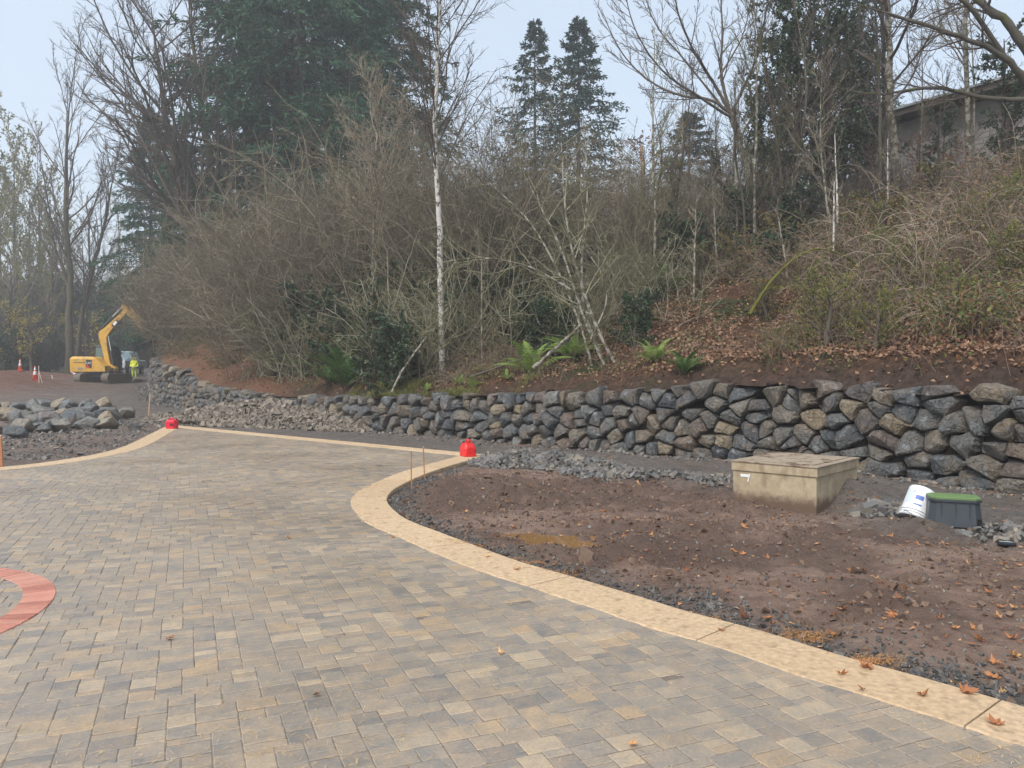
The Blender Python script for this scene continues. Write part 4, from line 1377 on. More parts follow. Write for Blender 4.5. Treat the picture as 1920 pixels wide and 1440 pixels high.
def excavator():
    x, y = at(194, 55)
    t = thing('excavator', 'yellow compact excavator with raised bent boom standing on the gravel road', 'excavator', (x, y, gz(x, y)), R(-4))
    t.scale = (1.06,) * 3
    for sx in (-1, 1):
        cx = sx * .95
        n = 11
        prof = []
        for a in np.linspace(-90, 90, 7): prof.append((1.15 + .30 * math.cos(R(a)), .31 + .30 * math.sin(R(a))))
        for a in np.linspace(90, 270, 7): prof.append((-1.15 + .30 * math.cos(R(a)), .31 + .30 * math.sin(R(a))))
        b = BM(); b.prism(prof, cx - .225, cx + .225)
        tr = b.build('track', M_TRACK, t, rot=(0, 0, 0))
        for v in tr.data.vertices: v.co = Vector((v.co.y, v.co.x, v.co.z))
        tr.data.flip_normals()
        pad = BM()
        P = np.array(prof + prof[:1]); L = np.concatenate([[0], np.cumsum(np.linalg.norm(np.diff(P, axis=0), axis=1))])
        for k in range(30):
            s = (k + .5) / 30 * L[-1]
            yy, zz = np.interp(s, L, P[:, 0]), np.interp(s, L, P[:, 1])
            i = min(int(np.searchsorted(L, s)), len(P) - 1); tv = P[i] - P[i - 1]
            pad.box((cx, yy, zz), (.46, .13, .05), Matrix.Rotation(math.atan2(tv[1], tv[0]), 3, 'X'))
        pad.build('track_pad_run', M_TRACK, tr)['kind'] = 'stuff'
    BM().box((0, 0, .48), (1.5, 1.0, .18)).build('undercarriage', M_STEEL, t, .02)
    BM().cyl((0, 0, .5), (0, 0, .74), .55, n=24).build('slew_ring', M_STEEL, t)
    # house, facing right (+x)
    body = BM().loft([[(-1.72, -.95, .72), (.25, -.95, .72), (.25, .95, .72), (-1.72, .95, .72), (-1.80, .6, .72), (-1.80, -.6, .72)],
                      [(-1.74, -.97, 1.60), (.05, -.97, 1.62), (.05, .97, 1.62), (-1.74, .97, 1.60), (-1.84, .6, 1.60), (-1.84, -.6, 1.60)],
                      [(-1.62, -.85, 1.75), (-.25, -.85, 1.74), (-.25, .85, 1.74), (-1.62, .85, 1.75), (-1.70, .55, 1.75), (-1.70, -.55, 1.75)]]).build('counterweight', M_YEL, t, .05)
    BM().box((-1.0, -.975, 1.35), (.9, .02, .03)).build('panel_seam', M_STEEL, body)
    BM().prism([(.05, .74), (.72, .74), (.70, 1.12), (.45, 1.28), (.10, 1.60), (.05, 1.60)], -.97, -.25).build('side_cover', M_YEL, t, .03)
    BM().box((.1, 0, .70), (1.6, 1.7, .10)).build('deck', M_STEEL, t, .02)
    # logo panel: black field with white letters over a red wedge
    lp = BM().prism([(-.62, 1.02), (-.22, .98), (-.18, 1.50), (-.58, 1.54)], -.985, -.972).build('logo_panel', mat_plain('logo_black', (.02, .02, .02), .5), t)
    BM().prism([(-.62, 1.02), (-.30, 1.0), (-.50, 1.22)], -.992, -.984).build('red_wedge', mat_plain('logo_red', (.55, .03, .02), .5), lp)
    text_mesh('CAT', .21, mat_plain('logo_white', (.8, .8, .8), .5), 'logo_letters', lp, (-.40, -.992, 1.30), (R(90), 0, 0))
    BM().box((-1.0, -.978, .96), (.34, .012, .14)).build('model_plate', mat_plain('plate_grey', (.25, .27, .25), .5), t)
    # cab at the far side
    cab = BM().loft([[(-.62, .05, .80), (.72, .05, .80), (.72, .95, .80), (-.62, .95, .80)], [(-.62, .05, 1.60), (.80, .05, 1.55), (.80, .95, 1.55), (-.62, .95, 1.60)], [(-.60, .08, 2.44), (.52, .08, 2.46), (.52, .92, 2.46), (-.60, .92, 2.44)]]).build('cab', M_STEEL, t, .05)
    BM().box((-.03, .5, 2.48), (1.16, .86, .05)).build('cab_roof', mat_plain('roof_grey', (.18, .20, .21), .5), t, .02)
    BM().prism([(-.54, 1.58), (-.05, 1.58), (-.05, 2.34), (-.54, 2.34)], .035, .06).build('side_window', M_GLASS2, cab, loc=(0, 0, 0))
    BM().prism([(.02, 1.52), (.66, 1.50), (.50, 2.36), (.02, 2.36)], .030, .06).build('side_window', M_GLASS, cab)
    BM().prism([(.735, .95), (.80, .95), (.825, 1.55), (.56, 2.40), (.53, 2.40), (.78, 1.55)], .13, .87).build('windscreen', M_GLASS, cab)
    # boom, drawn in the x-z plane
    boom = BM().prism([(.30, .92), (.52, .86), (.66, 1.02), (.42, 2.2), (.36, 3.05), (.70, 3.55), (1.62, 4.52), (1.70, 4.72), (1.52, 4.80), (.30, 3.75), (-.16, 3.42), (-.20, 3.15), (.06, 2.2)], -.22, .02).build('boom', M_YEL, t, .03)
    dec = BM().prism([(.70, 3.86), (.84, 3.70), (1.26, 4.12), (1.12, 4.28)], -.236, -.221).build('boom_logo', mat_plain('decal_black', (.03, .03, .03), .5), boom)
    BM().prism([(.82, 3.94), (.93, 3.82), (1.14, 4.03), (1.03, 4.15)], -.242, -.235).build('boom_logo_letters', mat_plain('decal_white', (.8, .8, .8), .5), dec)
    BM().cyl((-.02, -.1, 3.62), (.72, -.1, 4.42), .075, n=10).build('stick_cylinder', M_STEEL, t)
    BM().cyl((.72, -.1, 4.42), (1.42, -.1, 5.10), .042, n=10).build('stick_rod', M_CHROME, t)
    BM().cyl((.78, -.1, 1.0), (.60, -.1, 2.15), .075, n=10).build('boom_cylinder', M_STEEL, t)
    BM().cyl((.60, -.1, 2.15), (.40, -.1, 3.2), .045, n=10).build('boom_rod', M_CHROME, t)
    BM().prism([(.20, .78), (.95, .72), (1.0, .98), (.80, 1.14), (.55, 1.30), (.35, 1.08)], -.30, .10).build('boom_foot', M_YEL, t, .03)
    for yy in (-.31, .11):
        BM().cyl((.82, yy - .03, .88), (.82, yy + .03, .88), .13, n=14).build('pivot_pin', M_STEEL, t)
    BM().prism([(1.38, 5.16), (1.52, 5.24), (1.80, 5.16), (2.62, 4.16), (3.02, 3.42), (2.90, 3.34), (2.30, 4.05), (1.78, 4.58), (1.52, 4.76)], -.20, 0).build('stick', M_STICK, t, .02)
    BM().cyl((1.95, -.1, 5.08), (2.72, -.1, 4.18), .06, n=10).build('bucket_cylinder', M_STICK, t)
    BM().prism([(2.62, 3.86), (2.80, 3.92), (3.06, 3.50), (2.94, 3.36)], -.24, .04).build('bucket_link', M_STEEL, t, .01)
excavator()

# ------------------------------------------------------------------ pickup truck facing us
M_TEAL = mat_plain('grey_teal_paint', (.36, .45, .47), .28, .1, mottle=(2, .06))
M_BUMP = mat_plain('bright_bumper', (.55, .56, .57), .25, .6)
M_TYRE = mat_plain('tyre_rubber', (.018, .018, .018), .85)
M_LAMP = mat_plain('lamp_glass', (.72, .73, .72), .15)
def truck():
    x, y = at(231, 69)
    t = thing('pickup_truck', 'grey-teal pickup truck facing forward, parked behind the excavator', 'truck', (x, y, gz(x, y)), R(10))
    t.scale = (1.08,) * 3
    # local: front is -y, width along x
    BM().loft([[(-.98, -2.6, .55), (.98, -2.6, .55), (.98, 2.9, .55), (-.98, 2.9, .55)], [(-1.0, -2.65, .80), (1.0, -2.65, .80), (1.0, 2.9, .80), (-1.0, 2.9, .80)], [(-.97, -2.6, 1.18), (.97, -2.6, 1.18), (.97, 2.9, 1.22), (-.97, 2.9, 1.22)], [(-.86, -2.3, 1.27), (.86, -2.3, 1.27), (.90, 2.85, 1.28), (-.90, 2.85, 1.28)]]).build('body', M_TEAL, t, .05)
    BM().loft([[(-.78, -2.35, 1.26), (.78, -2.35, 1.26), (.84, -.85, 1.33), (-.84, -.85, 1.33)], [(-.72, -2.2, 1.31), (.72, -2.2, 1.31), (.80, -.85, 1.39), (-.80, -.85, 1.39)]]).build('hood', M_TEAL, t, .02)
    cab = BM().loft([[(-.94, -1.0, 1.25), (.94, -1.0, 1.25), (.94, 1.3, 1.25), (-.94, 1.3, 1.25)], [(-.74, -.25, 1.92), (.74, -.25, 1.92), (.76, 1.1, 1.92), (-.76, 1.1, 1.92)], [(-.66, -.12, 1.98), (.66, -.12, 1.98), (.68, 1.0, 1.98), (-.68, 1.0, 1.98)]]).build('cab', M_TEAL, t, .03)
    b = BM(); b.b.faces.new([b.b.verts.new(v) for v in ((-.82, -.905, 1.345), (.82, -.905, 1.345), (.68, -.30, 1.895), (-.68, -.30, 1.895))])
    w = b.build('windscreen', mat_glass('windscreen_glass', (.20, .27, .30)), cab)
    w.location = (0, -.02, .012)
    b = BM().box((0, 0, 0), (.09, .05, .16)); b.build('rear_view_mirror', M_STEEL, cab, loc=(.0, -.5, 1.82))
    gr = BM().box((0, -2.655, 1.02), (1.30, .05, .26)).build('grille', M_STEEL, t, .01)
    for k in range(3):
        BM().box((0, -2.69, .94 + k * .08), (1.24, .02, .02)).build('grille_bar', M_BUMP, gr)
    for sx in (-1, 1):
        BM().box((sx * .80, -2.645, 1.03), (.28, .06, .24)).build('headlight', M_LAMP, t, .02)
        BM().box((sx * 1.08, -.72, 1.42), (.20, .10, .22)).build('wing_mirror', M_STEEL, t, .03)
        BM().box((sx * .93, .1, 1.6), (.02, 1.1, .05)).build('window_rail', M_STEEL, t)
        for yy in (-1.75, 1.75):
            wh = BM().cyl((sx * .80, yy, .39), (sx * 1.02, yy, .39), .39, n=24).build('wheel', M_TYRE, t, .03)
            BM().cyl((sx * 1.00, yy, .39), (sx * 1.035, yy, .39), .22, n=18).build('rim', M_BUMP, wh)
    BM().box((0, -2.74, .68), (1.96, .16, .22)).build('bumper', M_BUMP, t, .03)
    BM().box((0, -2.83, .55), (.32, .02, .16)).build('number_plate', M_REFL, t)
    BM().box((0, -2.62, .45), (1.7, .1, .18)).build('air_dam', M_STEEL, t)
truck()

# ------------------------------------------------------------------ worker
def skin_body(name, joints, edges, mats, pick, parent, sub=2):
    me = bpy.data.meshes.new(name)
    keys = list(joints)
    me.from_pydata([joints[k][0] for k in keys], [(keys.index(a), keys.index(b)) for a, b in edges], [])
    o = mobj(name, me)
    md = o.modifiers.new('skin', 'SKIN'); md.use_smooth_shade = True
    for i, k in enumerate(keys):
        sv = me.skin_vertices[0].data[i]; r = joints[k][1]
        sv.radius = r if isinstance(r, tuple) else (r, r); sv.use_root = (i == 0)
    o.modifiers.new('sub', 'SUBSURF').levels = sub
    o.modifiers['sub'].render_levels = sub
    ev = bpy.data.meshes.new_from_object(o.evaluated_get(bpy.context.evaluated_depsgraph_get()))
    bpy.data.objects.remove(o)
    ev.materials.clear()
    for m in mats: ev.materials.append(m)
    for p in ev.polygons:
        p.material_index = pick(p.center); p.use_smooth = True
    return mobj(name, ev, parent)
def worker():
    x, y = at(252, 62)
    t = thing('person', 'person in hooded yellow hi-vis rain jacket and trousers standing on the gravel road', 'person', (x, y, gz(x, y) - .01), R(8))
    hv = mat_plain('hi_vis_yellow', (.62, .68, .035), .6); hv2 = mat_plain('hi_vis_trousers', (.50, .60, .06), .65)
    skin = mat_plain('skin', (.38, .22, .15), .6); boot = mat_plain('boot', (.03, .028, .025), .7); glove = mat_plain('glove', (.06, .06, .06), .8)
    J = {'pelvis': ((0, 0, .92), (.165, .125)), 'waist': ((0, 0, 1.08), (.155, .12)), 'chest': ((0, .0, 1.30), (.185, .135)), 'neck': ((0, -.01, 1.47), .075), 'head': ((0, -.03, 1.60), (.085, .10)), 'crown': ((0, -.02, 1.69), (.07, .085))}
    E = [('pelvis', 'waist'), ('waist', 'chest'), ('chest', 'neck'), ('neck', 'head'), ('head', 'crown')]
    for s, n in ((-1, 'l'), (1, 'r')):
        J.update({n + 'sh': ((s * .21, 0, 1.39), .085), n + 'el': ((s * .285, .02, 1.12), .066), n + 'wr': ((s * .23, -.13, .95), .048), n + 'ha': ((s * .20, -.19, .92), .042),
                  n + 'hip': ((s * .10, 0, .82), .105), n + 'kn': ((s * .115, -.015, .48), .082), n + 'an': ((s * .12, .01, .10), .062), n + 'to': ((s * .135, -.16, .045), .045)})
        E += [('chest', n + 'sh'), (n + 'sh', n + 'el'), (n + 'el', n + 'wr'), (n + 'wr', n + 'ha'), ('pelvis', n + 'hip'), (n + 'hip', n + 'kn'), (n + 'kn', n + 'an'), (n + 'an', n + 'to')]
    def pick(c):
        if c.z > 1.52: return 2
        if c.z < .14: return 3
        if c.z < .99 and c.y < -.10 and abs(c.x) > .12: return 4
        return 0 if c.z > .80 else 1
    skin_body('body', J, E, [hv, hv2, skin, boot, glove], pick, t)
    # jacket skirt, hood, bands, fingers
    BM().loft([[(r * math.cos(a) * 1.25, r * math.sin(a), z) for a in np.linspace(0, 2 * math.pi, 16, endpoint=False)] for r, z in ((.195, .78), (.19, .92), (.175, 1.10), (.17, 1.2))]).build('jacket_skirt', hv, t, smooth=True)
    BM().loft([[(r * math.cos(a) * 1.27, r * math.sin(a), z) for a in np.linspace(0, 2 * math.pi, 16, endpoint=False)] for r, z in ((.200, .86), (.199, .96))]).build('grey_band', mat_plain('grey_band', (.16, .17, .17), .5), t, smooth=True)
    hood = []
    for z, r, yb in ((1.45, .125, .02), (1.52, .135, .025), (1.60, .14, .03), (1.68, .125, .03), (1.745, .07, .03), (1.76, .02, .03)):
        hood.append([(r * math.sin(a), yb - r * math.cos(a) * 1.05, z) for a in np.linspace(R(48), R(312), 14)])
    b = BM(); rr = [[b.b.verts.new(p) for p in q] for q in hood]
    for p, q in zip(rr, rr[1:]):
        for k in range(len(p) - 1): b.b.faces.new((p[k], p[k + 1], q[k + 1], q[k]))
    h = b.build('hood', hv, t, smooth=True)
    h.modifiers.new('thick', 'SOLIDIFY').thickness = .018
    BM().lathe([(.0, 0), (.02, .008), (.0, .02)], n=6, cap=False).build('nose', skin, t, loc=(0, -.135, 1.59))
    for s in (-1, 1):
        BM().box((s * .034, -.122, 1.625), (.022, .012, .012)).build('eye', glove, t)
        for k in range(4):
            BM().tube([(s * (.185 + k * .016), -.215, .915), (s * (.18 + k * .016), -.245, .885 + .004 * k), (s * (.17 + k * .016), -.235, .855 + .006 * k)], [.010, .009, .008], 6).build('finger', glove, t, smooth=True)
        BM().tube([(s * .175, -.19, .93), (s * .15, -.225, .925), (s * .14, -.245, .91)], [.012, .011, .009], 6).build('thumb', glove, t, smooth=True)
    BM().box((0, -.112, 1.545), (.05, .012, .010)).build('mouth', mat_plain('lip', (.25, .1, .08), .6), t)
worker()

# ------------------------------------------------------------------ building on the bank
M_SIDING = mat_var('weathered_grey_siding', [(.38, .355, .34), (.44, .41, .39), (.33, .31, .295)], .8, (2.5, .2), (20, .3, .01))
M_FASCIA = mat_var('brown_fascia', [(.12, .10, .085)], .8, (3, .2))
def building():
    a = np.array(at(1632, 33.2)); b = np.array(at(1925, 28.2))
    e = unit(b - a); n = np.array([-e[1], e[0]])
    if n[1] < 0: n = -n
    z0 = 6.0
    L, D, H = 13.0, 9.0, 6.1
    t = thing('house', 'grey weathered lap-sided house with a low roof behind the trees on the bank', 'building', (a[0], a[1], z0), math.atan2(e[1], e[0]))
    yd = D if np.dot(np.array([-e[1], e[0]]), n) > 0 else -D
    BM().box((L / 2, yd / 2, H / 2), (L, abs(yd), H)).build('wall_core', M_FASCIA, t)
    bh = .20
    board = None
    for k in range(int(H / bh)):
        for side in (0, 1):
            bb = BM()
            if side == 0: bb.loft([[(-.02, -.03, 0), (L, -.03, 0), (L, -.005, 0), (-.02, -.005, 0)], [(-.02, -.012, bh + .01), (L, -.012, bh + .01), (L, -.004, bh + .01), (-.02, -.004, bh + .01)]])
            else: bb.loft([[(-.03, 0, 0), (-.005, 0, 0), (-.005, yd, 0), (-.03, yd, 0)], [(-.012, 0, bh + .01), (-.004, 0, bh + .01), (-.004, yd, bh + .01), (-.012, yd, bh + .01)]])
            bb.build('siding_board', M_SIDING, t, loc=(0, 0, k * bh))
    roof = BM().prism([(-.7, H + .02), (L + .6, H + .02), (L + .6, H + .30), (-.7, H + .30)], -.75, yd + .6).build('roof', M_FASCIA, t, .02)
    BM().box((L / 2 - .05, -.80, H + .14), (L + 1.4, .06, .34)).build('fascia', M_FASCIA, roof)
    BM().box((-.74, yd / 2, H + .14), (.05, abs(yd) + 1.4, .34)).build('fascia', M_FASCIA, roof)
    BM().box((L / 2 - .05, -.86, H + .26), (L + 1.5, .10, .09)).build('gutter', mat_plain('pale_gutter', (.42, .44, .44), .5), roof)
    for xx in (6.1, 8.6):
        w = BM().box((xx, -.03, 3.7), (1.2, .08, 1.3)).build('window', mat_plain('window_trim', (.5, .5, .48), .6), t)
        for s in (-1, 1):
            BM().box((xx + s * .28, -.072, 3.7), (.50, .02, 1.12)).build('pane', mat_glass('pane_glass', (.25, .28, .30)), w)
building()
# ------------------------------------------------------------------ plant machinery
def tubes(P, Rd, sides=3, seed=0):
    """P (N,K,3) polylines, Rd (N,K) radii -> verts, quads"""
    N, K, _ = P.shape
    T = np.gradient(P, axis=1); T = unit(T)
    t0 = unit(P[:, -1] - P[:, 0])
    ref = np.where(np.abs(t0[:, 2:3]) > .8, np.array([[1., 0, 0]]), np.array([[0, 0, 1.]]))
    u = np.cross(T, ref[:, None, :]); u = unit(u); v = np.cross(T, u)
    a = np.arange(sides) * 2 * math.pi / sides
    V = P[:, :, None, :] + Rd[:, :, None, None] * (np.cos(a)[None, None, :, None] * u[:, :, None, :] + np.sin(a)[None, None, :, None] * v[:, :, None, :])
    idx = np.arange(N * K * sides).reshape(N, K, sides)
    nx_ = np.roll(idx, -1, axis=2)
    q = np.stack([idx[:, :-1], nx_[:, :-1], nx_[:, 1:], idx[:, 1:]], -1).reshape(-1, 4)
    return V.reshape(-1, 3), q
def walk(S, D, L, K, up, wig, rg, sag=0.0):
    P = [S]; D = unit(D)
    for k in range(K):
        D = unit(D + rg.normal(0, wig, D.shape) + np.array([0, 0, up - sag * k]))
        P.append(P[-1] + D * (L / K)[:, None])
    return np.stack(P, 1)
def kids(P, n, t0, t1, ang, rg, asd=.2):
    N, K1, _ = P.shape
    t = t0 + (t1 - t0) * (np.arange(n)[None] + rg.random((N, n))) / n
    f = t * (K1 - 1); i = np.minimum(f.astype(int), K1 - 2); f = (f - i)[..., None]
    r = np.arange(N)[:, None]
    S = P[r, i] * (1 - f) + P[r, i + 1] * f
    T = unit(P[r, i + 1] - P[r, i])
    rnd = rg.normal(0, 1, T.shape)
    perp = unit(rnd - (rnd * T).sum(-1, keepdims=True) * T)
    a = rg.normal(ang, asd, (N, n))[..., None]
    D = np.cos(a) * T + np.sin(a) * perp
    return S.reshape(-1, 3), D.reshape(-1, 3), t.ravel(), np.repeat(np.arange(N), n)
def taper(N, K, r0, r1):
    return np.asarray(r0)[:, None] * (1 - np.linspace(0, 1, K))[None] + np.asarray(r1)[:, None] * np.linspace(0, 1, K)[None]
def branch_levels(P, Rad, Len, spec, rg):
    """spec: list of dict(n,t0,t1,ang,len,K,up,wig,rr,sides,rmin) -> list of (P,R,Len) per level"""
    out = []
    for s in spec:
        S, D, t, par = kids(P, s['n'], s['t0'], s['t1'], s['ang'], rg, s.get('asd', .2))
        L = Len[par] * s['len'] * (1 - s.get('fall', .55) * t) * rg.uniform(.65, 1.25, len(t))
        f = t * (Rad.shape[1] - 1); i = f.astype(int)
        r0 = np.maximum(Rad[par, np.minimum(i, Rad.shape[1] - 1)] * s.get('rr', .6), s.get('rmin', .006))
        P2 = walk(S, D, L, s['K'], s['up'], s['wig'], rg, s.get('sag', 0))
        R2 = taper(len(t), s['K'] + 1, r0, np.maximum(r0 * s.get('tip', .25), s.get('rmin', .006) * .6))
        out.append((P2, R2, L, s.get('sides', 3)))
        P, Rad, Len = P2, R2, L
    return out
def merge(parts):
    Vs, Fs, Ti, b = [], [], [], 0
    for V, F_, ti in parts:
        Vs.append(V); Fs.append(F_ + b); Ti.append(np.full(len(V), ti) if np.isscalar(ti) else ti); b += len(V)
    return np.vstack(Vs), np.vstack(Fs), np.concatenate(Ti)
def twig_mesh(name, levels, m, rg):
    tb = [tubes(P, R_, sd) for P, R_, L, sd in levels]
    V, F_, T = merge([(*t_, float(rg.random())) for t_ in tb])
    mi = np.concatenate([np.full(len(t_[1]), min(k, len(m) - 1)) for k, t_ in enumerate(tb)]) if isinstance(m, list) else None
    return mesh_np(name, V, [F_], m, True, tint=T * .3, matidx=mi)
def leaves_at(C, D, l, w, rg, bend=.15, shape='leaf'):
    """diamond leaves centred C, along D"""
    n = len(C)
    D = unit(D); rnd = rg.normal(0, 1, D.shape); S = unit(np.cross(D, rnd)); N = np.cross(D, S)
    l = np.broadcast_to(l, n)[:, None] * rg.uniform(.6, 1.3, (n, 1)); w = np.broadcast_to(w, n)[:, None] * rg.uniform(.7, 1.2, (n, 1))
    V = np.stack([C, C + D * l * .5 + S * w * .5 + N * l * bend, C + D * l, C + D * l * .5 - S * w * .5 + N * l * bend], 1).reshape(-1, 3)
    f = np.arange(n * 4).reshape(n, 4)
    return V, f
def leaf_cloud(name, sets, m, rg):
    parts = []
    for C, D, l, w in sets:
        V, f = leaves_at(C, D, l, w, rg)
        parts.append((V, f, np.repeat(rg.random(len(C)), 4)))
    V, F_, T = merge(parts)
    return mesh_np(name, V, [F_], m, False, tint=T)
def along(P, n, rg, t0=.1, t1=1.0):
    S, D, t, par = kids(P, n, t0, t1, .7, rg, .4)
    return S, D

# ------------------------------------------------------------------ plant materials
M_BARK = mat_var('grey_brown_bark', [(.085, .070, .055), (.12, .10, .08), (.065, .055, .045)], .9, (2.0, .35), (25, .6, .02))
M_TWIG = mat_var('bare_twig', [(.27, .225, .165), (.34, .295, .22), (.20, .17, .125), (.30, .265, .19)], .9, (1.2, .3))
M_TWIGD = mat_var('dark_twig', [(.085, .070, .060), (.13, .105, .085)], .9, (1.2, .3))
M_TWIGF = mat_var('fine_twig', [(.155, .128, .088), (.205, .172, .115), (.115, .095, .066), (.175, .158, .098)], .9, (1.2, .3))
M_TWIGO = mat_var('olive_twig', [(.17, .165, .082), (.13, .13, .065), (.22, .205, .11)], .9, (1.2, .3))
M_TWIGL = mat_var('lichen_twig', [(.33, .31, .22), (.25, .23, .165), (.40, .375, .28)], .9, (3, .3))
M_MOSS = mat_var('mossy_bark', [(.10, .088, .07)], .95, (3.0, .4), (20, .7, .03), spots=((.085, .092, .03), 1.8, .50, .64))
M_BIRCH = mat_var('white_lichened_bark', [(.52, .50, .46)], .85, (6.0, .35), (30, .4, .01), spots=((.10, .085, .07), 7.0, .52, .60))
M_BIRCH2 = mat_var('mottled_alder_bark', [(.33, .31, .26)], .9, (6.0, .35), (30, .4, .01), spots=((.11, .10, .065), 6.0, .44, .54))
M_FIR = mat_var('fir_needle', [(.030, .086, .048), (.055, .135, .070), (.020, .058, .038), (.095, .195, .10)], .75, (.55, .55), leafy=.15)
M_FIRB = mat_var('blue_fir_needle', [(.040, .078, .060), (.062, .108, .080), (.032, .062, .050)], .75, (.6, .5), leafy=.15)
M_HOLLY = mat_var('evergreen_leaf', [(.026, .052, .026), (.042, .078, .036), (.07, .11, .05), (.03, .06, .034)], .45, (2, .3), spec=.5, leafy=.12)
M_PALEG = mat_var('pale_autumn_leaf', [(.20, .21, .07), (.26, .25, .09), (.15, .17, .06), (.30, .26, .08)], .7, (1, .3), leafy=.35)
M_YELLOW = mat_var('yellow_leaf', [(.42, .33, .05), (.30, .28, .06), (.50, .38, .08), (.22, .24, .06)], .7, (2, .25), leafy=.35)
M_RUST = mat_var('rust_leaf', [(.20, .075, .04), (.27, .11, .05), (.14, .055, .035), (.32, .16, .07)], .8, (2, .25), leafy=.2)
M_CANE = mat_var('bramble_cane', [(.23, .165, .125), (.31, .24, .18), (.17, .125, .095), (.42, .35, .27)], .85, (2, .3))
M_BRLEAF = mat_var('bramble_leaf', [(.075, .115, .035), (.13, .17, .05), (.26, .13, .06), (.17, .09, .05), (.24, .23, .07), (.09, .14, .065)], .7, (2, .3), leafy=.2)
M_FERN = mat_var('fern_frond', [(.065, .135, .035), (.10, .18, .045), (.05, .105, .03)], .6, (2, .25), leafy=.25)
M_FERN2 = mat_var('bright_fern_frond', [(.20, .31, .065), (.25, .35, .08)], .6, (2, .25), leafy=.3)
M_LITTER = mat_var('slope_leaf_litter', [(.24, .13, .08), (.31, .18, .11), (.17, .095, .06), (.40, .26, .165), (.13, .078, .054), (.26, .145, .088)], .8, (3, .3))
M_RUSTMIX = mat_var('bramble_rust_leaf', [(.25, .135, .075), (.16, .10, .06), (.11, .14, .05), (.31, .20, .11), (.10, .12, .045), (.22, .20, .07)], .75, (2, .3), leafy=.2)
M_YELGRN = mat_var('yellow_green_leaf', [(.16, .20, .045), (.24, .25, .06), (.10, .15, .04), (.34, .29, .07), (.08, .12, .04)], .65, (2, .3), leafy=.25)
M_GRASS = mat_var('wiry_grass', [(.16, .18, .05), (.24, .22, .08), (.11, .14, .035)], .8, (2, .3), leafy=.25)
M_MOSSY = mat_var('bright_moss', [(.13, .13, .025), (.09, .10, .02), (.17, .155, .03)], .95, (4, .35), (30, .8, .03))

def put(mes, name, label, cat, x, y, rz=0.0, s=1.0, group=None, sink=.15, z=None, sz=None, tilt=(0, 0)):
    """mes: [(part name, mesh)]; returns the thing"""
    zz = hz(x, y) if z is None else z
    t = thing(name, label, cat, (x, y, zz - sink), rz, group)
    t.rotation_euler = (tilt[0], tilt[1], rz)
    t.scale = (s, s, s if sz is None else sz)
    for nm, me in mes:
        mobj(nm, me, t)
    return t

# ------------------------------------------------------------------ bare trees
def trunk_line(pts, rads, m, name='trunk', sides=9):
    P = catmull(pts, 6)[None]; K = P.shape[1]
    Rd = np.interp(np.linspace(0, 1, K), np.linspace(0, 1, len(rads)), rads)[None]
    _tr = np.random.default_rng(int(abs(P[0, -1].sum()) * 1000) % 100000)
    P = P + _tr.normal(0, .28, P.shape) * Rd[..., None] * np.linspace(.2, 1, K)[None, :, None]
    Rd = Rd * _tr.uniform(.88, 1.14, Rd.shape)
    V, q = tubes(P, Rd, sides)
    return P, Rd, mesh_np(name, V, [q], m, True)
def bare_tree(seed, pts, rads, spec, mt, mc, limbs=None):
    rg = np.random.default_rng(seed)
    P, Rd, tm = trunk_line(pts, rads, mt)
    L = np.array([np.linalg.norm(np.diff(P[0], axis=0), axis=1).sum()])
    lv = branch_levels(P, Rd, L, spec, rg)
    return [('trunk', tm), ('crown', twig_mesh('crown', lv, mc, rg))], lv

# slender pale-barked tree standing just above the wall
spec = [dict(n=34, t0=.42, t1=.99, ang=.8, len=.34, K=7, up=.09, wig=.07, rr=.36, rmin=.014, sides=4, fall=.45), dict(n=9, t0=.12, t1=1, ang=.6, len=.45, K=5, up=.05, wig=.10, rr=.6, rmin=.009), dict(n=7, t0=.1, t1=1, ang=.6, len=.45, K=3, up=.05, wig=.12, rr=.6, rmin=.0065)]
m1, _ = bare_tree(1, [(0, 0, 0), (-.06, 0, 2.2), (-.10, .05, 4.5), (-.22, .1, 7.0), (-.18, .1, 9.5), (-.02, .1, 12.0), (.1, .1, 14.0)], [.10, .088, .08, .07, .055, .035, .014], spec, M_BIRCH, M_TWIGD)
x, y = at(831, 22.5); put(m1, 'birch_tree', 'slender bare tree with a straight white trunk rising just above the boulder wall', 'tree', x, y)
# a second, thinner pale stem to its left
m2, _ = bare_tree(2, [(0, 0, 0), (-.10, 0, 2.0), (-.02, .05, 4.5), (.04, .1, 7.0), (.18, .1, 9.6)], [.075, .065, .055, .04, .012], spec, M_BIRCH2, M_TWIG)
x, y = at(702, 27); put(m2, 'birch_tree', 'thin grey bare tree standing in the thicket left of the white trunk', 'tree', x, y)

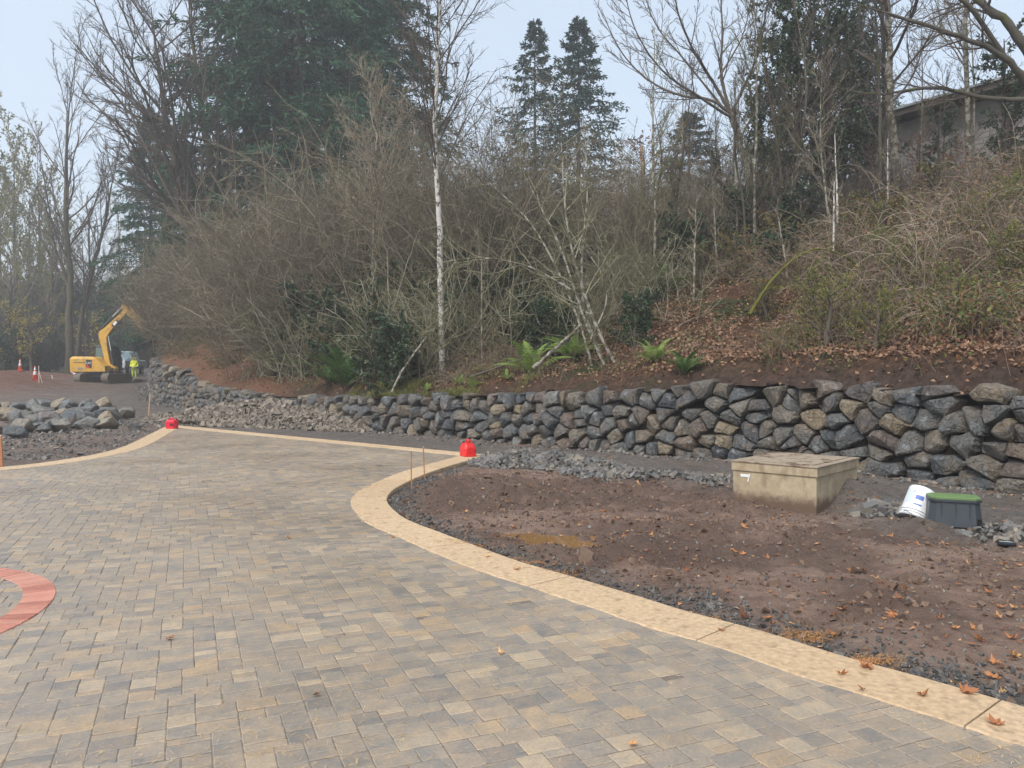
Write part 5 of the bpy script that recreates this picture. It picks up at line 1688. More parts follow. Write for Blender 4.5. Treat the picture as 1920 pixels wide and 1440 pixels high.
# leaning clump at the middle of the slope
def clump():
    rg = np.random.default_rng(3)
    x, y = at(1131, 18.7)
    t = thing('vine_maple', 'clump of leaning pale bare stems fanning left above the ferns', 'tree', (x, y, hz(x, y) - .1))
    stems = [([(.05, 0, 0), (-.45, .1, 1.2), (-1.0, .3, 2.9), (-1.55, .5, 4.1), (-2.1, .7, 5.2)], [.036, .034, .03, .022, .010]), ([(.42, 0, -.15), (-.15, .1, 1.0), (-.62, .2, 2.4), (-.90, .3, 3.9), (-1.0, .4, 5.6)], [.045, .042, .036, .028, .010]),
             ([(-.25, .1, .0), (-.50, .1, .9), (-1.0, .3, 2.2), (-1.75, .5, 3.6), (-2.8, .8, 4.7)], [.036, .033, .028, .022, .009]), ([(.12, .3, 0), (-.38, .3, 1.3), (-.50, .3, 2.6), (-.35, .4, 4.4), (-.45, .4, 6.2)], [.034, .032, .028, .022, .009]),
             ([(-.3, .0, .7), (.1, .3, 1.6), (.02, .4, 2.3), (-.45, .5, 3.0), (-.9, .5, 3.3)], [.022, .02, .018, .014, .007]), ([(-.75, .1, 1.9), (-1.8, .3, 2.5), (-3.0, .5, 2.75), (-4.1, .4, 2.6)], [.024, .02, .016, .008])]
    for pts, rads in stems:
        P, Rd, me = trunk_line(pts, rads, M_BIRCH2, 'stem', 7)
        s = mobj('stem', me, t)
        lv = branch_levels(P, Rd, np.array([5.0]), [dict(n=11, t0=.3, t1=1, ang=.8, len=.34, K=5, up=.07, wig=.12, rr=.5, rmin=.008), dict(n=7, t0=.1, t1=1, ang=.7, len=.45, K=4, up=.03, wig=.15, rr=.6, rmin=.005), dict(n=4, t0=.1, t1=1, ang=.7, len=.5, K=3, up=.03, wig=.15, rr=.6, rmin=.0035)], rg)
        mobj('twig_spray', twig_mesh('twig_spray', lv, [M_TWIGL, M_TWIGO], rg), s)
clump()

# open maple with upswept arms on the bank
specM = [dict(n=13, t0=.45, t1=1.0, ang=1.0, len=.62, K=9, up=.085, wig=.06, rr=.55, rmin=.02, sides=5, fall=.35), dict(n=9, t0=.2, t1=1, ang=.6, len=.46, K=6, up=.08, wig=.09, rr=.55, rmin=.010, sides=4), dict(n=8, t0=.12, t1=1, ang=.6, len=.42, K=4, up=.07, wig=.12, rr=.6, rmin=.006), dict(n=4, t0=.1, t1=1, ang=.6, len=.45, K=3, up=.06, wig=.12, rr=.6, rmin=.0045)]
def open_maple():
    rg = np.random.default_rng(9)
    d = 28.0
    x, y = at(1412, d)
    def q(px, py, dd=0.0):
        dq = d + dd
        return np.array([(px - 960) / F * dq, dq, CAMH + (HZ - py) / F * dq])
    o0 = np.array([x, y, hz(x, y) - .2])
    t = thing('maple_tree', 'open bare maple with a mottled leaning trunk and long arching branches to the left', 'tree', tuple(o0))
    P, Rd, me = trunk_line([np.zeros(3), q(1400, 330) - o0, q(1385, 270) - o0, q(1368, 215) - o0], [.13, .115, .105, .10], M_BIRCH2)
    mobj('trunk', me, t)
    L = [([(1368, 215), (1330, 190), (1270, 180, .5), (1210, 150, 1), (1160, 95, 1.2), (1130, 30, 1.2)], .062), ([(1368, 215), (1340, 165), (1300, 100, -.4), (1270, 30, -.8), (1255, -60, -1)], .070), ([(1372, 225), (1310, 185, -.6), (1240, 135, -1.0), (1190, 60, -1.4), (1165, -30, -1.6)], .052),
         ([(1366, 212), (1350, 140, .4), (1352, 60, .8), (1345, -50, 1.2)], .068), ([(1368, 218), (1400, 150, -.3), (1425, 80, -.8), (1440, -40, -1.2)], .062), ([(1385, 262), (1420, 205, .5), (1470, 150, 1.0), (1500, 60, 1.4)], .045), ([(1350, 200), (1285, 120, 1.2), (1225, 45, 1.8), (1200, -40, 2.2)], .045), ([(1345, 150), (1390, 70, 1), (1410, -20, 1.3)], .04)]
    for pts, r in L:
        P, Rd, me = trunk_line([q(*p) - o0 for p in pts], [r, r * .75, r * .5, .014], M_TWIGD, 'limb', 6)
        o = mobj('limb', me, t)
        lv = branch_levels(P, Rd, np.array([5.2]), [dict(n=13, t0=.22, t1=1, ang=.62, len=.42, K=6, up=.07, wig=.08, rr=.45, rmin=.012, sides=4), dict(n=8, t0=.12, t1=1, ang=.55, len=.42, K=4, up=.06, wig=.10, rr=.55, rmin=.008), dict(n=5, t0=.1, t1=1, ang=.55, len=.42, K=3, up=.05, wig=.12, rr=.6, rmin=.0055)], rg)
        mobj('branch_spray', twig_mesh('branch_spray', lv, M_TWIGD, rg), o)
open_maple()
m3b, _ = bare_tree(14, [(0, 0, 0), (.1, 0, 2.0), (.3, .1, 4.4), (.35, .1, 7.0), (.6, .2, 10.0), (.5, .2, 13)], [.17, .15, .125, .10, .06, .015], specM, M_BIRCH2, M_TWIGD)
x, y = at(1682, 26.0); put(m3b, 'alder_tree', 'tall grey-barked bare tree in front of the house end', 'tree', x, y, 2.0)
m3c, _ = bare_tree(15, [(0, 0, 0), (-.1, 0, 2.0), (-.1, .1, 4.6), (.2, .1, 8.0), (.3, .2, 11.5)], [.10, .09, .08, .06, .012], specM, M_MOSS, M_TWIGD)
x, y = at(1648, 28.5); put(m3c, 'alder_tree', 'thin dark bare tree behind the grey-barked one at the house end', 'tree', x, y, 4.0)
m3d, _ = bare_tree(16, [(0, 0, 0), (.05, 0, 2.5), (.0, .1, 5.6), (.2, .1, 9.0), (.1, .2, 12.5)], [.09, .085, .07, .05, .012], spec, M_BIRCH2, M_TWIG)
x, y = at(1812, 25.0); put(m3d, 'alder_tree', 'slim pale bare tree standing before the house wall', 'tree', x, y, 1.0)
# old mossy maple at the right edge with long reaching limbs
def old_maple():
    rg = np.random.default_rng(8)
    x, y = at(1945, 23.5)
    t = thing('mossy_maple', 'big mossy old maple at the right edge reaching long limbs to the left', 'tree', (x, y, hz(x, y) - .3))
    P, Rd, me = trunk_line([(0, 0, 0), (-.1, 0, 2.4), (-.15, .1, 4.4), (-.1, .1, 6.5), (.3, .2, 9.5), (.4, .2, 12.5)], [.26, .23, .21, .19, .13, .03], M_MOSS)
    mobj('trunk', me, t)
    limbs = [([(-.15, .1, 3.6), (-1.2, -.2, 4.5), (-2.4, -.3, 5.0), (-3.9, -.3, 5.5), (-5.6, 0, 6.2)], [.16, .13, .105, .075, .03]), ([(-.1, .1, 4.4), (-1.0, 0, 5.6), (-2.0, .2, 6.6), (-2.8, .3, 8.0), (-3.2, .3, 10)], [.20, .17, .14, .10, .03]),
             ([(-.12, 0, 3.3), (-1.4, .4, 3.5), (-2.9, .6, 3.9), (-4.6, .9, 3.8), (-6.3, 1.1, 4.2)], [.12, .095, .075, .05, .02]), ([(.1, .1, 5.2), (-.5, -.3, 6.8), (-1.0, -.5, 8.2), (-1.2, -.6, 10)], [.17, .14, .11, .04]),
             ([(0, 0, 4.0), (.9, -.3, 5.2), (1.6, -.4, 6.8), (2.2, -.5, 9)], [.16, .13, .10, .03]), ([(-1.2, -.2, 4.5), (-2.6, -.6, 5.9), (-4.2, -.8, 6.7), (-6.0, -.6, 7.6), (-7.6, -.2, 7.9)], [.10, .085, .065, .045, .015])]
    for pts, rads in limbs:
        P, Rd, me = trunk_line(pts, [r_ * .72 for r_ in rads], M_MOSS, 'limb', 8)
        o = mobj('limb', me, t)
        lv = branch_levels(P, Rd, np.array([6.5]), [dict(n=11, t0=.25, t1=1, ang=.75, len=.36, K=6, up=.09, wig=.10, rr=.45, rmin=.014, sides=4), dict(n=8, t0=.15, t1=1, ang=.6, len=.42, K=4, up=.07, wig=.12, rr=.55, rmin=.007), dict(n=6, t0=.1, t1=1, ang=.6, len=.42, K=3, up=.05, wig=.12, rr=.6, rmin=.0045)], rg)
        mobj('branch_spray', twig_mesh('branch_spray', lv, M_TWIGD, rg), o)
old_maple()

# great spreading maple left of the firs: two mossy trunks
specB = [dict(n=24, t0=.22, t1=1.0, ang=.80, len=.50, K=9, up=.045, wig=.07, rr=.50, rmin=.05, sides=5, fall=.45), dict(n=10, t0=.15, t1=1, ang=.55, len=.46, K=6, up=.05, wig=.10, rr=.5, rmin=.022, sides=4), dict(n=9, t0=.12, t1=1, ang=.55, len=.40, K=4, up=.04, wig=.12, rr=.6, rmin=.012), dict(n=5, t0=.1, t1=1, ang=.6, len=.42, K=3, up=.04, wig=.12, rr=.6, rmin=.008)]
m4, _ = bare_tree(21, [(0, 0, 0), (-.2, 0, 4), (-.6, .2, 7.5), (-1.5, .3, 12), (-2.4, .3, 17), (-3.0, .3, 22)], [.42, .38, .33, .24, .14, .03], specB, M_MOSS, M_TWIGD)
x, y = at(372, 49); put(m4, 'bigleaf_maple', 'great bare maple with fan of dark branches leaning left against the sky', 'tree', x, y, 0, sink=.6)
m5, _ = bare_tree(22, [(0, 0, 0), (.1, 0, 4), (0, .2, 8), (-.8, .3, 13), (-1.6, .3, 18), (-2.0, .3, 24)], [.38, .34, .30, .22, .13, .03], specB, M_MOSS, M_TWIGD)
x, y = at(413, 50); put(m5, 'bigleaf_maple', 'upright mossy bare maple close against the big dark fir', 'tree', x, y, 0, sink=.6)
# tall bare trees by the road at the left
specT = [dict(n=20, t0=.28, t1=1.0, ang=.55, len=.42, K=8, up=.06, wig=.07, rr=.42, rmin=.04, sides=4, fall=.5), dict(n=9, t0=.15, t1=1, ang=.5, len=.42, K=5, up=.05, wig=.10, rr=.5, rmin=.02), dict(n=8, t0=.12, t1=1, ang=.5, len=.42, K=3, up=.04, wig=.12, rr=.6, rmin=.012), dict(n=3, t0=.1, t1=1, ang=.6, len=.42, K=2, up=.04, wig=.12, rr=.6, rmin=.008)]
m6, _ = bare_tree(23, [(0, 0, 0), (.05, 0, 5), (.1, .1, 9), (-.3, .2, 14), (-.2, .2, 20), (.2, .2, 25)], [.36, .30, .26, .20, .12, .03], specT, M_MOSS, M_TWIGD)
x, y = at(130, 67); put(m6, 'roadside_tree', 'tall bare tree with a mossy trunk behind the excavator', 'tree', x, y, 0, sink=.3)
m7, _ = bare_tree(24, [(0, 0, 0), (.5, 0, 5), (1.4, .1, 9), (2.6, .2, 14), (3.6, .2, 19)], [.24, .20, .17, .12, .03], specT, M_MOSS, M_TWIGD)
x, y = at(142, 69); put(m7, 'roadside_tree', 'leaning bare tree forking right just behind the tall mossy trunk', 'tree', x, y, 0, sink=.3)
back_meshes = [m6, m7]
M_LEAFT = []
def thin_leaves(lv, n, l, w, seed, m, name='foliage'):
    rg = np.random.default_rng(seed)
    C, D = along(lv[-2][0], n, rg)
    return (name, leaf_cloud(name, [(C, D, l, w)], m, rg))
rgx = np.random.default_rng(77)
for k, (px, d, s, lab) in enumerate(((30, 84, .95, 'pale green misty tree at the left picture edge'), (78, 88, .92, 'pale yellow-green misty tree between the edge and the tall mossy trunk'), (-25, 78, .9, 'misty half-bare tree cut by the left picture edge'),
                                    (175, 92, .75, 'hazy half-bare tree beyond the end of the gravel road'), (55, 100, .9, 'faint tree deep in the mist at the left'), (222, 98, .78, 'hazy tree rising behind the pickup truck'), (110, 104, .85, 'faint pale tree between the misty left trees'), (5, 95, .95, 'pale tree deep in the mist at the picture edge'), (95, 80, .6, 'low yellow-green tree left of the tall mossy trunk'), (20, 74, .5, 'low half-bare yellow-green tree above the farther cone'))):
    mm, lv = bare_tree(30 + k, [(0, 0, 0), (.1, 0, 6), (rgx.uniform(-.5, .5), .1, 12), (rgx.uniform(-.8, .8), .2, 18), (.3, .2, 25)], [.28, .24, .19, .12, .03], specT[:3], M_BARK, M_TWIG)
    lf = [thin_leaves(lv, 9, .36, .22, 40 + k, M_PALEG)] if k in (0, 1, 2, 4, 6, 7, 8, 9) else []
    x, y = at(px, d); put(mm + lf, 'misty_tree', lab, 'tree', x, y, rgx.uniform(0, 6), s, sink=.3)

# ------------------------------------------------------------------ conifers
def conifer(seed, H, crown0, rad, r0, n, m, droop=.05, profile=.85, card=(.34, .12), per=9, nb=10, irregular=.25, cone=1.0):
    rg = np.random.default_rng(seed)
    P, Rd, tm = trunk_line([(0, 0, 0), (.05, 0, H * .33), (0, .05, H * .66), (0, 0, H)], [r0, r0 * .75, r0 * .42, .02], M_BARK)
    t = crown0 + (1 - crown0) * (np.arange(n) + rg.random(n)) / n
    z = t * H
    u = (t - crown0) / (1 - crown0)
    L = rad * np.minimum(1, (1 - u) * cone) ** profile * rg.uniform(1 - irregular, 1 + irregular * .6, n) + .25
    L *= np.where(u < .12, .65 + u * 3, 1)
    az = np.arange(n) * 2.39996 + rg.normal(0, .35, n)
    S = np.stack([np.zeros(n), np.zeros(n), z], 1)
    el = .35 * u - .18 + rg.normal(0, .1, n)
    D = np.stack([np.cos(az) * np.cos(el), np.sin(az) * np.cos(el), np.sin(el)], 1)
    B = walk(S, D, L, 7, .03 - droop, .05, rg)
    B[:, :, 2] += (np.linspace(0, 1, 8) ** 3)[None] * .10 * L[:, None]
    RB = taper(n, 8, r0 * .16 * (1 - u * .7) + .012, np.full(n, .008))
    Ss, Dd, tt, par = kids(B, nb, .12, 1.0, .95, rg, .2)
    Dd[:, 2] = Dd[:, 2] * .35 - .12
    L2 = L[par] * .34 * (1.05 - .75 * tt) * rg.uniform(.7, 1.25, len(tt)) + .12
    B2 = walk(Ss, Dd, L2, 3, -droop * 1.2, .08, rg)
    R2 = taper(len(tt), 4, np.full(len(tt), .010), np.full(len(tt), .005))
    tw = twig_mesh('limb_frame', [(B, RB, L, 4), (B2, R2, L2, 3)], M_BARK, rg)
    C, D3, _, _ = kids(B2, per, .0, 1.0, .55, rg, .25)
    D3[:, 2] -= .12
    C0, D0, _, _ = kids(B, per * 2, .25, 1.0, .6, rg, .25)
    fo = leaf_cloud('needle_foliage', [(C, D3, card[0], card[1]), (C0, D0, card[0], card[1])], m, rg)
    return [('trunk', tm), ('limb_frame', tw), ('crown', fo)]
cA = conifer(51, 40, .06, 7.6, .50, 270, M_FIR, .08, .75, (.56, .13), 13, 16, .45, 1.7)
cB = conifer(52, 36, .08, 6.4, .42, 220, M_FIR, .10, .75, (.56, .13), 12, 14, .5, 1.7)
x, y = at(560, 52); put(cA, 'douglas_fir', 'huge dark green fir towering over the thicket, the biggest of its group', 'tree', x, y, .3, sink=.5)
x, y = at(492, 55); put(cB, 'douglas_fir', 'dark green fir overlapping the left side of the huge fir', 'tree', x, y, 2.1, 1.02, sink=.5)
x, y = at(655, 56); put(cB, 'douglas_fir', 'dark green fir at the right shoulder of the huge fir', 'tree', x, y, 4.0, 1.0, sink=.5)
x, y = at(715, 62); put(cB, 'douglas_fir', 'thinner ragged fir farthest right of the big fir group', 'tree', x, y, 5.1, .92, sink=.5)
x, y = at(285, 66); put(cB, 'douglas_fir', 'dark shaggy fir behind the great bare maple at the road', 'tree', x, y, 1.0, .60, sink=.3)
x, y = at(345, 60); put(cA, 'douglas_fir', 'low dark fir filling behind the two mossy maple trunks', 'tree', x, y, 3.0, .42, sink=.5)
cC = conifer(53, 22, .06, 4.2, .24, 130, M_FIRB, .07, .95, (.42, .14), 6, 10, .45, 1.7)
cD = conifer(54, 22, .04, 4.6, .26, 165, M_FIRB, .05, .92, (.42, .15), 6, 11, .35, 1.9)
def conif_to(px, top_py, d, me, H, name, label, rz, wid=1.0):
    x, y = at(px, d); z = hz(x, y)
    top = CAMH + (HZ - top_py) / F * d
    s = (top - z + .3) / H
    t = put(me, name, label, 'tree', x, y, rz, s, sink=.3)
    t.scale = (s * wid, s * wid, s)
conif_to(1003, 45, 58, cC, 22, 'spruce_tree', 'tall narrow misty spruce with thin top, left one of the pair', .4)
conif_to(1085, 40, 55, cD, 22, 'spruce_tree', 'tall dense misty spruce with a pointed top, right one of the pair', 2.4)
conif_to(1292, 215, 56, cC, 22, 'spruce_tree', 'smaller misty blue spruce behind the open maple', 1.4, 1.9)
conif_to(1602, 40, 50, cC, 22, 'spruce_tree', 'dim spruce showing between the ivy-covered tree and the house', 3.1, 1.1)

# ------------------------------------------------------------------ ivy-clad evergreen on the bank
def evergreen(seed, H, W, n1, m, leaf, dens, base=.18):
    rg = np.random.default_rng(seed)
    P, Rd, tm = trunk_line([(0, 0, 0), (.1, 0, H * .3), (-.05, .1, H * .65), (.1, 0, H)], [.14, .11, .07, .02], M_BARK)
    lv = branch_levels(P, Rd, np.array([H]), [dict(n=n1, t0=base, t1=1, ang=1.0, len=W / H, K=5, up=.06, wig=.12, rr=.4, rmin=.015, sides=4, fall=.35), dict(n=8, t0=.15, t1=1, ang=.7, len=.45, K=4, up=.03, wig=.16, rr=.5, rmin=.008)], rg)
    C, D, _, _ = kids(lv[1][0], dens, .05, 1, .9, rg, .4)
    C2, D2, _, _ = kids(lv[0][0], dens, .3, 1, .9, rg, .4)
    return [('trunk', tm), ('limb_frame', twig_mesh('limb_frame', lv, M_TWIGD, rg)), ('crown', leaf_cloud('leaf_crown', [(C, D, leaf, leaf * .6), (C2, D2, leaf, leaf * .6)], m, rg))]
hol = evergreen(61, 11.5, 3.3, 60, M_HOLLY, .17, 16)
x, y = at(1520, 28.5); put(hol, 'holly_tree', 'tall dark glossy evergreen tree in the middle of the bank', 'tree', x, y, .5)
hol2 = evergreen(62, 9.0, 2.2, 40, M_HOLLY, .16, 13)
x, y = at(1585, 30); put(hol2, 'holly_tree', 'lower dark evergreen tucked right of the tall glossy one', 'tree', x, y, 2.5, .9)
x, y = at(1555, 26.5); put(hol2, 'holly_tree', 'nearer dark evergreen low in front of the tall glossy one', 'tree', x, y, 1.2, .8)
x, y = at(1490, 27); put(hol2, 'holly_tree', 'ragged dark evergreen on the maple side of the tall glossy one', 'tree', x, y, 3.3, .95)
x, y = at(1455, 30.5); put(hol2, 'holly_tree', 'small dark evergreen behind the leaning maple trunk', 'tree', x, y, 4.5, .85)

# ------------------------------------------------------------------ thicket shrubs
def shrub(seed, H, spread, stems, mt=None, twigs=(9, 6), rm=(.012, .009, .0065)):
    rg = np.random.default_rng(seed)
    az = rg.uniform(0, 2 * math.pi, stems); el = rg.uniform(.75, 1.5, stems)
    S = np.stack([rg.normal(0, .35, stems), rg.normal(0, .35, stems), np.zeros(stems)], 1)
    D = np.stack([np.cos(az) * np.cos(el), np.sin(az) * np.cos(el), np.sin(el)], 1) * [spread, spread, 1]
    L = H * rg.uniform(.65, 1.1, stems)
    P = walk(S, D, L, 8, .05, .15, rg, .012)
    Rd = taper(stems, 9, np.full(stems, .020), np.full(stems, rm[0] * .7))
    V, q = tubes(P, Rd, 4)
    mt = mt or M_TWIG
    mf = {M_TWIG: [M_TWIG, M_TWIGF], M_TWIGL: [M_TWIGL, M_TWIGO]}.get(mt, mt)
    st = mesh_np('stem_clump', V, [q], mt, True)
    lv = branch_levels(P, Rd, L, [dict(n=twigs[0], t0=.15, t1=1, ang=.85, asd=.35, len=.42, K=5, up=.05, wig=.20, rr=.55, rmin=rm[1], fall=.4), dict(n=twigs[1], t0=.1, t1=1, ang=.85, asd=.35, len=.45, K=3, up=.04, wig=.22, rr=.6, rmin=rm[2]), dict(n=3, t0=.1, t1=1, ang=.65, len=.5, K=2, up=.03, wig=.16, rr=.6, rmin=rm[2] * .85)], rg)
    return st, twig_mesh('twig_crown', lv, mf, rg), lv
SH = [shrub(100 + k, 5.6, 1.0, 17) for k in range(4)]
SHG = [shrub(110 + k, 4.4, 1.25, 8, M_TWIGL, (7, 5), (.016, .012, .008)) for k in range(3)]
SHT = [shrub(130 + k, 7.5, .55, 9, None, (8, 6)) for k in range(2)]
SHD = [shrub(120 + k, 5.0, .8, 16, M_TWIGD) for k in range(2)]
def put_shrub(proto, x, y, s, rz, label, group, sz=None, sink=.15):
    z = hz(x, y)
    o = mobj('bare_shrub', proto[0], None, (x, y, z - sink), (0, 0, rz), (s, s, sz or s))
    tag(o, label, 'shrub', group)
    mobj('twig_crown', proto[1], o)
    return o
rgs = np.random.default_rng(91)
# zones: (pixel x range, distance range, scale range, count, protos, label, group)
Z = [((640, 960), (25, 36), (1.0, 1.35), 24, SH, 'bare brown shrub in the dense thicket between the pale trunks and the firs', 'shrubs of the thicket centre'),
     ((480, 980), (27, 44), (.95, 1.35), 22, SHT, 'tall thin bare shrub standing above the thicket top', 'tall shrubs above the thicket'),
     ((470, 700), (32, 44), (1.05, 1.4), 26, SH, 'bare brown shrub in the rounded thicket below the big firs', 'shrubs of the thicket below the firs'),
     ((310, 520), (41, 56), (.95, 1.3), 28, SH, 'bare brown shrub in the thicket above the red earth bank', 'shrubs of the thicket over the red bank'),
     ((290, 380), (56, 78), (.8, 1.2), 24, SH, 'bare brown shrub at the road end above the far wall', 'shrubs at the road end'),
     ((900, 1200), (25, 36), (.7, 1.05), 20, SH, 'bare shrub below the pair of misty spruces', 'shrubs below the spruces'),
     ((1180, 1440), (25, 36), (.5, .8), 20, SH, 'bare shrub on the upper slope left of the dark evergreen', 'shrubs left of the evergreen'),
     ((1590, 1980), (23.5, 27), (.3, .48), 9, SH[:2] + SHD, 'bare shrub screening the foot of the house on the bank', 'shrubs screening the house'),
     ((1440, 1680), (24, 31), (.4, .65), 16, SHD, 'dark bare shrub on the crest of the bank under the house', 'shrubs along the bank crest'),
     ((660, 1000), (21.5, 26), (.6, .95), 16, SHG, 'greenish lichened bare shrub low on the slope by the pale trunks', 'lichened shrubs low on the slope'),
     ((1000, 1330), (20.5, 25), (.45, .75), 14, SHG, 'lichened bare shrub mid slope behind the leaning stems', 'lichened shrubs mid slope'),
     ((480, 660), (27.5, 34), (.6, .9), 16, SHG, 'lichened bare shrub hanging over the ferns left of centre', 'lichened shrubs over the ferns')]
for (x0, x1), (d0, d1), (s0, s1), n, pr, lab, grp in Z:
    c = 0; tries = 0
    while c < n and tries < 800:
        tries += 1
        x, y = at(rgs.uniform(x0, x1), rgs.uniform(d0, d1))
        t_ = wall_dist([x], [y])[0][0]
        if t_ < 1.6: continue
        s = rgs.uniform(s0, s1)
        put_shrub(pr[int(rgs.integers(len(pr)))], x, y, s, rgs.uniform(0, 6.3), lab, grp, s * rgs.uniform(.85, 1.1)); c += 1
# wood on the left of the road: dark understorey
hb = evergreen(63, 3.0, 2.0, 26, M_HOLLY, .20, 12, .05)
yb = evergreen(64, 4.0, 1.7, 22, M_YELLOW, .18, 2, .25)
c = 0
while c < 34:
    x, y = at(rgs.uniform(-60, 300), rgs.uniform(66, 92))
    if wall_dist([x], [y])[0][0] > -9.5 and y < 88: continue
    put_shrub(SHD[int(rgs.integers(2))], x, y, rgs.uniform(.9, 1.5), rgs.uniform(0, 6.3), 'dark bare shrub in the wood behind the excavator', 'shrubs in the roadside wood'); c += 1
c = 0
while c < 44:
    x, y = at(rgs.uniform(-90, 330), rgs.uniform(92, 112))
    put_shrub(SHD[int(rgs.integers(2))] if c % 2 else SH[int(rgs.integers(4))], x, y, rgs.uniform(1.6, 2.5), rgs.uniform(0, 6.3), 'tall bare shrub deep in the misty wood beyond the road', 'tall shrubs in the misty wood'); c += 1
c = 0
while c < 20:
    x, y = at(rgs.uniform(-70, 240), rgs.uniform(88, 108))
    put(hb, 'evergreen_bush', 'tall dark evergreen bush deep in the misty wood beyond the road', 'bush', x, y, rgs.uniform(0, 6), rgs.uniform(1.8, 3.2), 'evergreens deep in the misty wood'); c += 1
c = 0
while c < 22:
    x, y = at(rgs.uniform(-60, 200) if c < 16 else rgs.uniform(200, 300), rgs.uniform(64, 78) if c < 16 else rgs.uniform(90, 97))
    if wall_dist([x], [y])[0][0] > -8.5 and y < 88: continue
    put(hb, 'evergreen_bush', 'dark evergreen bush along the roadside behind the cones', 'bush', x, y, rgs.uniform(0, 6), rgs.uniform(.9, 1.35), 'evergreen bushes by the road'); c += 1
for px, d in ((15, 66), (45, 70), (162, 74), (60, 64), (300, 60), (105, 78)):
    x, y = at(px, d); put(yb, 'yellow_shrub', 'shrub with thin yellow autumn leaves near the roadside wood', 'shrub', x, y, rgs.uniform(0, 6), rgs.uniform(1.0, 1.6), 'yellow-leaved shrubs by the road')
gb = evergreen(66, 3.0, 1.6, 20, M_BRLEAF, .13, 6, .05)
for (x0, x1), (d0, d1), n, lab, grp in (((480, 1000), (22, 33), 36, 'low leafy green bush at the foot of the bare thicket', 'green bushes at the thicket foot'), ((1380, 1980), (15, 25), 26, 'low green and yellow leafy bush among the brambles of the right bank', 'green bushes on the right bank'), ((1020, 1400), (22.5, 28), 14, 'low green leafy bush on the upper leaf slope', 'green bushes on the upper slope')):
    c = 0
    while c < n:
        x, y = at(rgs.uniform(x0, x1), rgs.uniform(d0, d1))
        if wall_dist([x], [y])[0][0] < 1.6: continue
        put(gb, 'green_bush', lab, 'bush', x, y, rgs.uniform(0, 6), rgs.uniform(.3, .6), grp); c += 1
for px, d, s in [(rgs.uniform(470, 1120), rgs.uniform(26, 35), rgs.uniform(.7, 1.1)) for _ in range(22)]:  # bushes added to make the inside of the thicket read dark
    x, y = at(px, d)
    if wall_dist([x], [y])[0][0] < 2.5: continue
    put(hb, 'evergreen_bush', 'dark evergreen bush added to darken the depth of the bare thicket', 'bush', x, y, rgs.uniform(0, 6), s, 'evergreen bushes added to darken the thicket')
# the same wood going on past the left edge
for k in range(9):
    x, y = at(rgs.uniform(-430, -60), rgs.uniform(72, 96)); put(back_meshes[k % 2], 'roadside_tree', 'tall bare tree in the wood beyond the left picture edge', 'tree', x, y, rgs.uniform(0, 6), rgs.uniform(.75, 1.0), 'trees past the left edge', sink=.3)
for k in range(24):
    x, y = at(rgs.uniform(-450, -60), rgs.uniform(74, 100)); put_shrub(SHD[k % 2], x, y, rgs.uniform(1.2, 2.2), rgs.uniform(0, 6.3), 'dark bare shrub in the wood beyond the left picture edge', 'shrubs past the left edge')
# dark salal and holly bushes on the slope; backdrop ones added to deepen shade
for px, d, s, lab in ((742, 22.2, .62, 'dark green leafy bush just left of the white trunk above the wall'), (770, 23, .55, 'dark green leafy bush tucked behind the white trunk'), (1000, 22.5, .6, 'dark green bush mid slope above the bright fern'), (1045, 21.8, .5, 'dark green bush under the leaning stems'),
                      (1450, 21.5, .45, 'small dark evergreen bush mid bank under the holly tree'), (1500, 24.5, .6, 'dark evergreen bush at the foot of the holly tree'), (700, 24, .7, 'dark bush low in the thicket centre'), (1190, 19.4, .42, 'low dark bush on the brown leaf slope'), (880, 24.5, .75, 'bush added as dark backdrop behind the canes right of the white trunk'), (940, 25, .8, 'bush added as dark backdrop deep in the thicket above the fallen branch'), (1090, 25.5, .8, 'bush added as dark backdrop high behind the leaning stems'), (820, 25.5, .85, 'bush added as dark backdrop deep behind the white trunk'), (640, 27.5, .85, 'dark bush over the ferns on the shaded bank'), (580, 30, .95, 'dark bush above the ferns left of centre'), (1290, 25, .7, 'dark bush at the very top of the leaf slope'), (1380, 25.5, .7, 'dark bush below the leaning maple trunk')):
    x, y = at(px, d); put(hb, 'leafy_bush', lab, 'bush', x, y, rgs.uniform(0, 6), s)
# rust-leaved tree behind the spruces
rt = evergreen(65, 6.0, 2.4, 22, M_RUST, .16, 3, .3)
for px, d, s, lab in ((1205, 44, 1.05, 'hazy rust-leaved small tree in the gap right of the spruces'), (1255, 46, .95, 'hazy rust-leaved small tree before the smaller spruce'), (700, 36, .9, 'small tree with a few orange leaves against the fir')):
    x, y = at(px, d); put(rt, 'rust_leaved_tree', lab, 'tree', x, y, rgs.uniform(0, 6), s)
for px, d in ((1720, 25.5), (1790, 24.5), (1905, 24.5), (1650, 26.5)):
    x, y = at(px, d); put(rt, 'rust_leaved_bush', 'bush with scattered rust leaves on the bank before the house', 'bush', x, y, rgs.uniform(0, 6), rgs.uniform(.32, .48), 'rust-leaved bushes before the house')
# pale snag
P, Rd, me = trunk_line([(0, 0, 0), (.1, 0, 4), (0, 0, 8.6)], [.22, .18, .13], mat_var('bleached_wood', [(.42, .30, .20)], .8, (3, .2)))
x, y = at(1202, 60); put([('trunk', me)], 'dead_snag', 'bleached dead trunk standing in the misty gap right of the spruces', 'tree', x, y, 0, 1.0, z=hz(x, y) - .2 + (CAMH + (HZ - 270) / F * 60 - 8.5 - hz(x, y)))

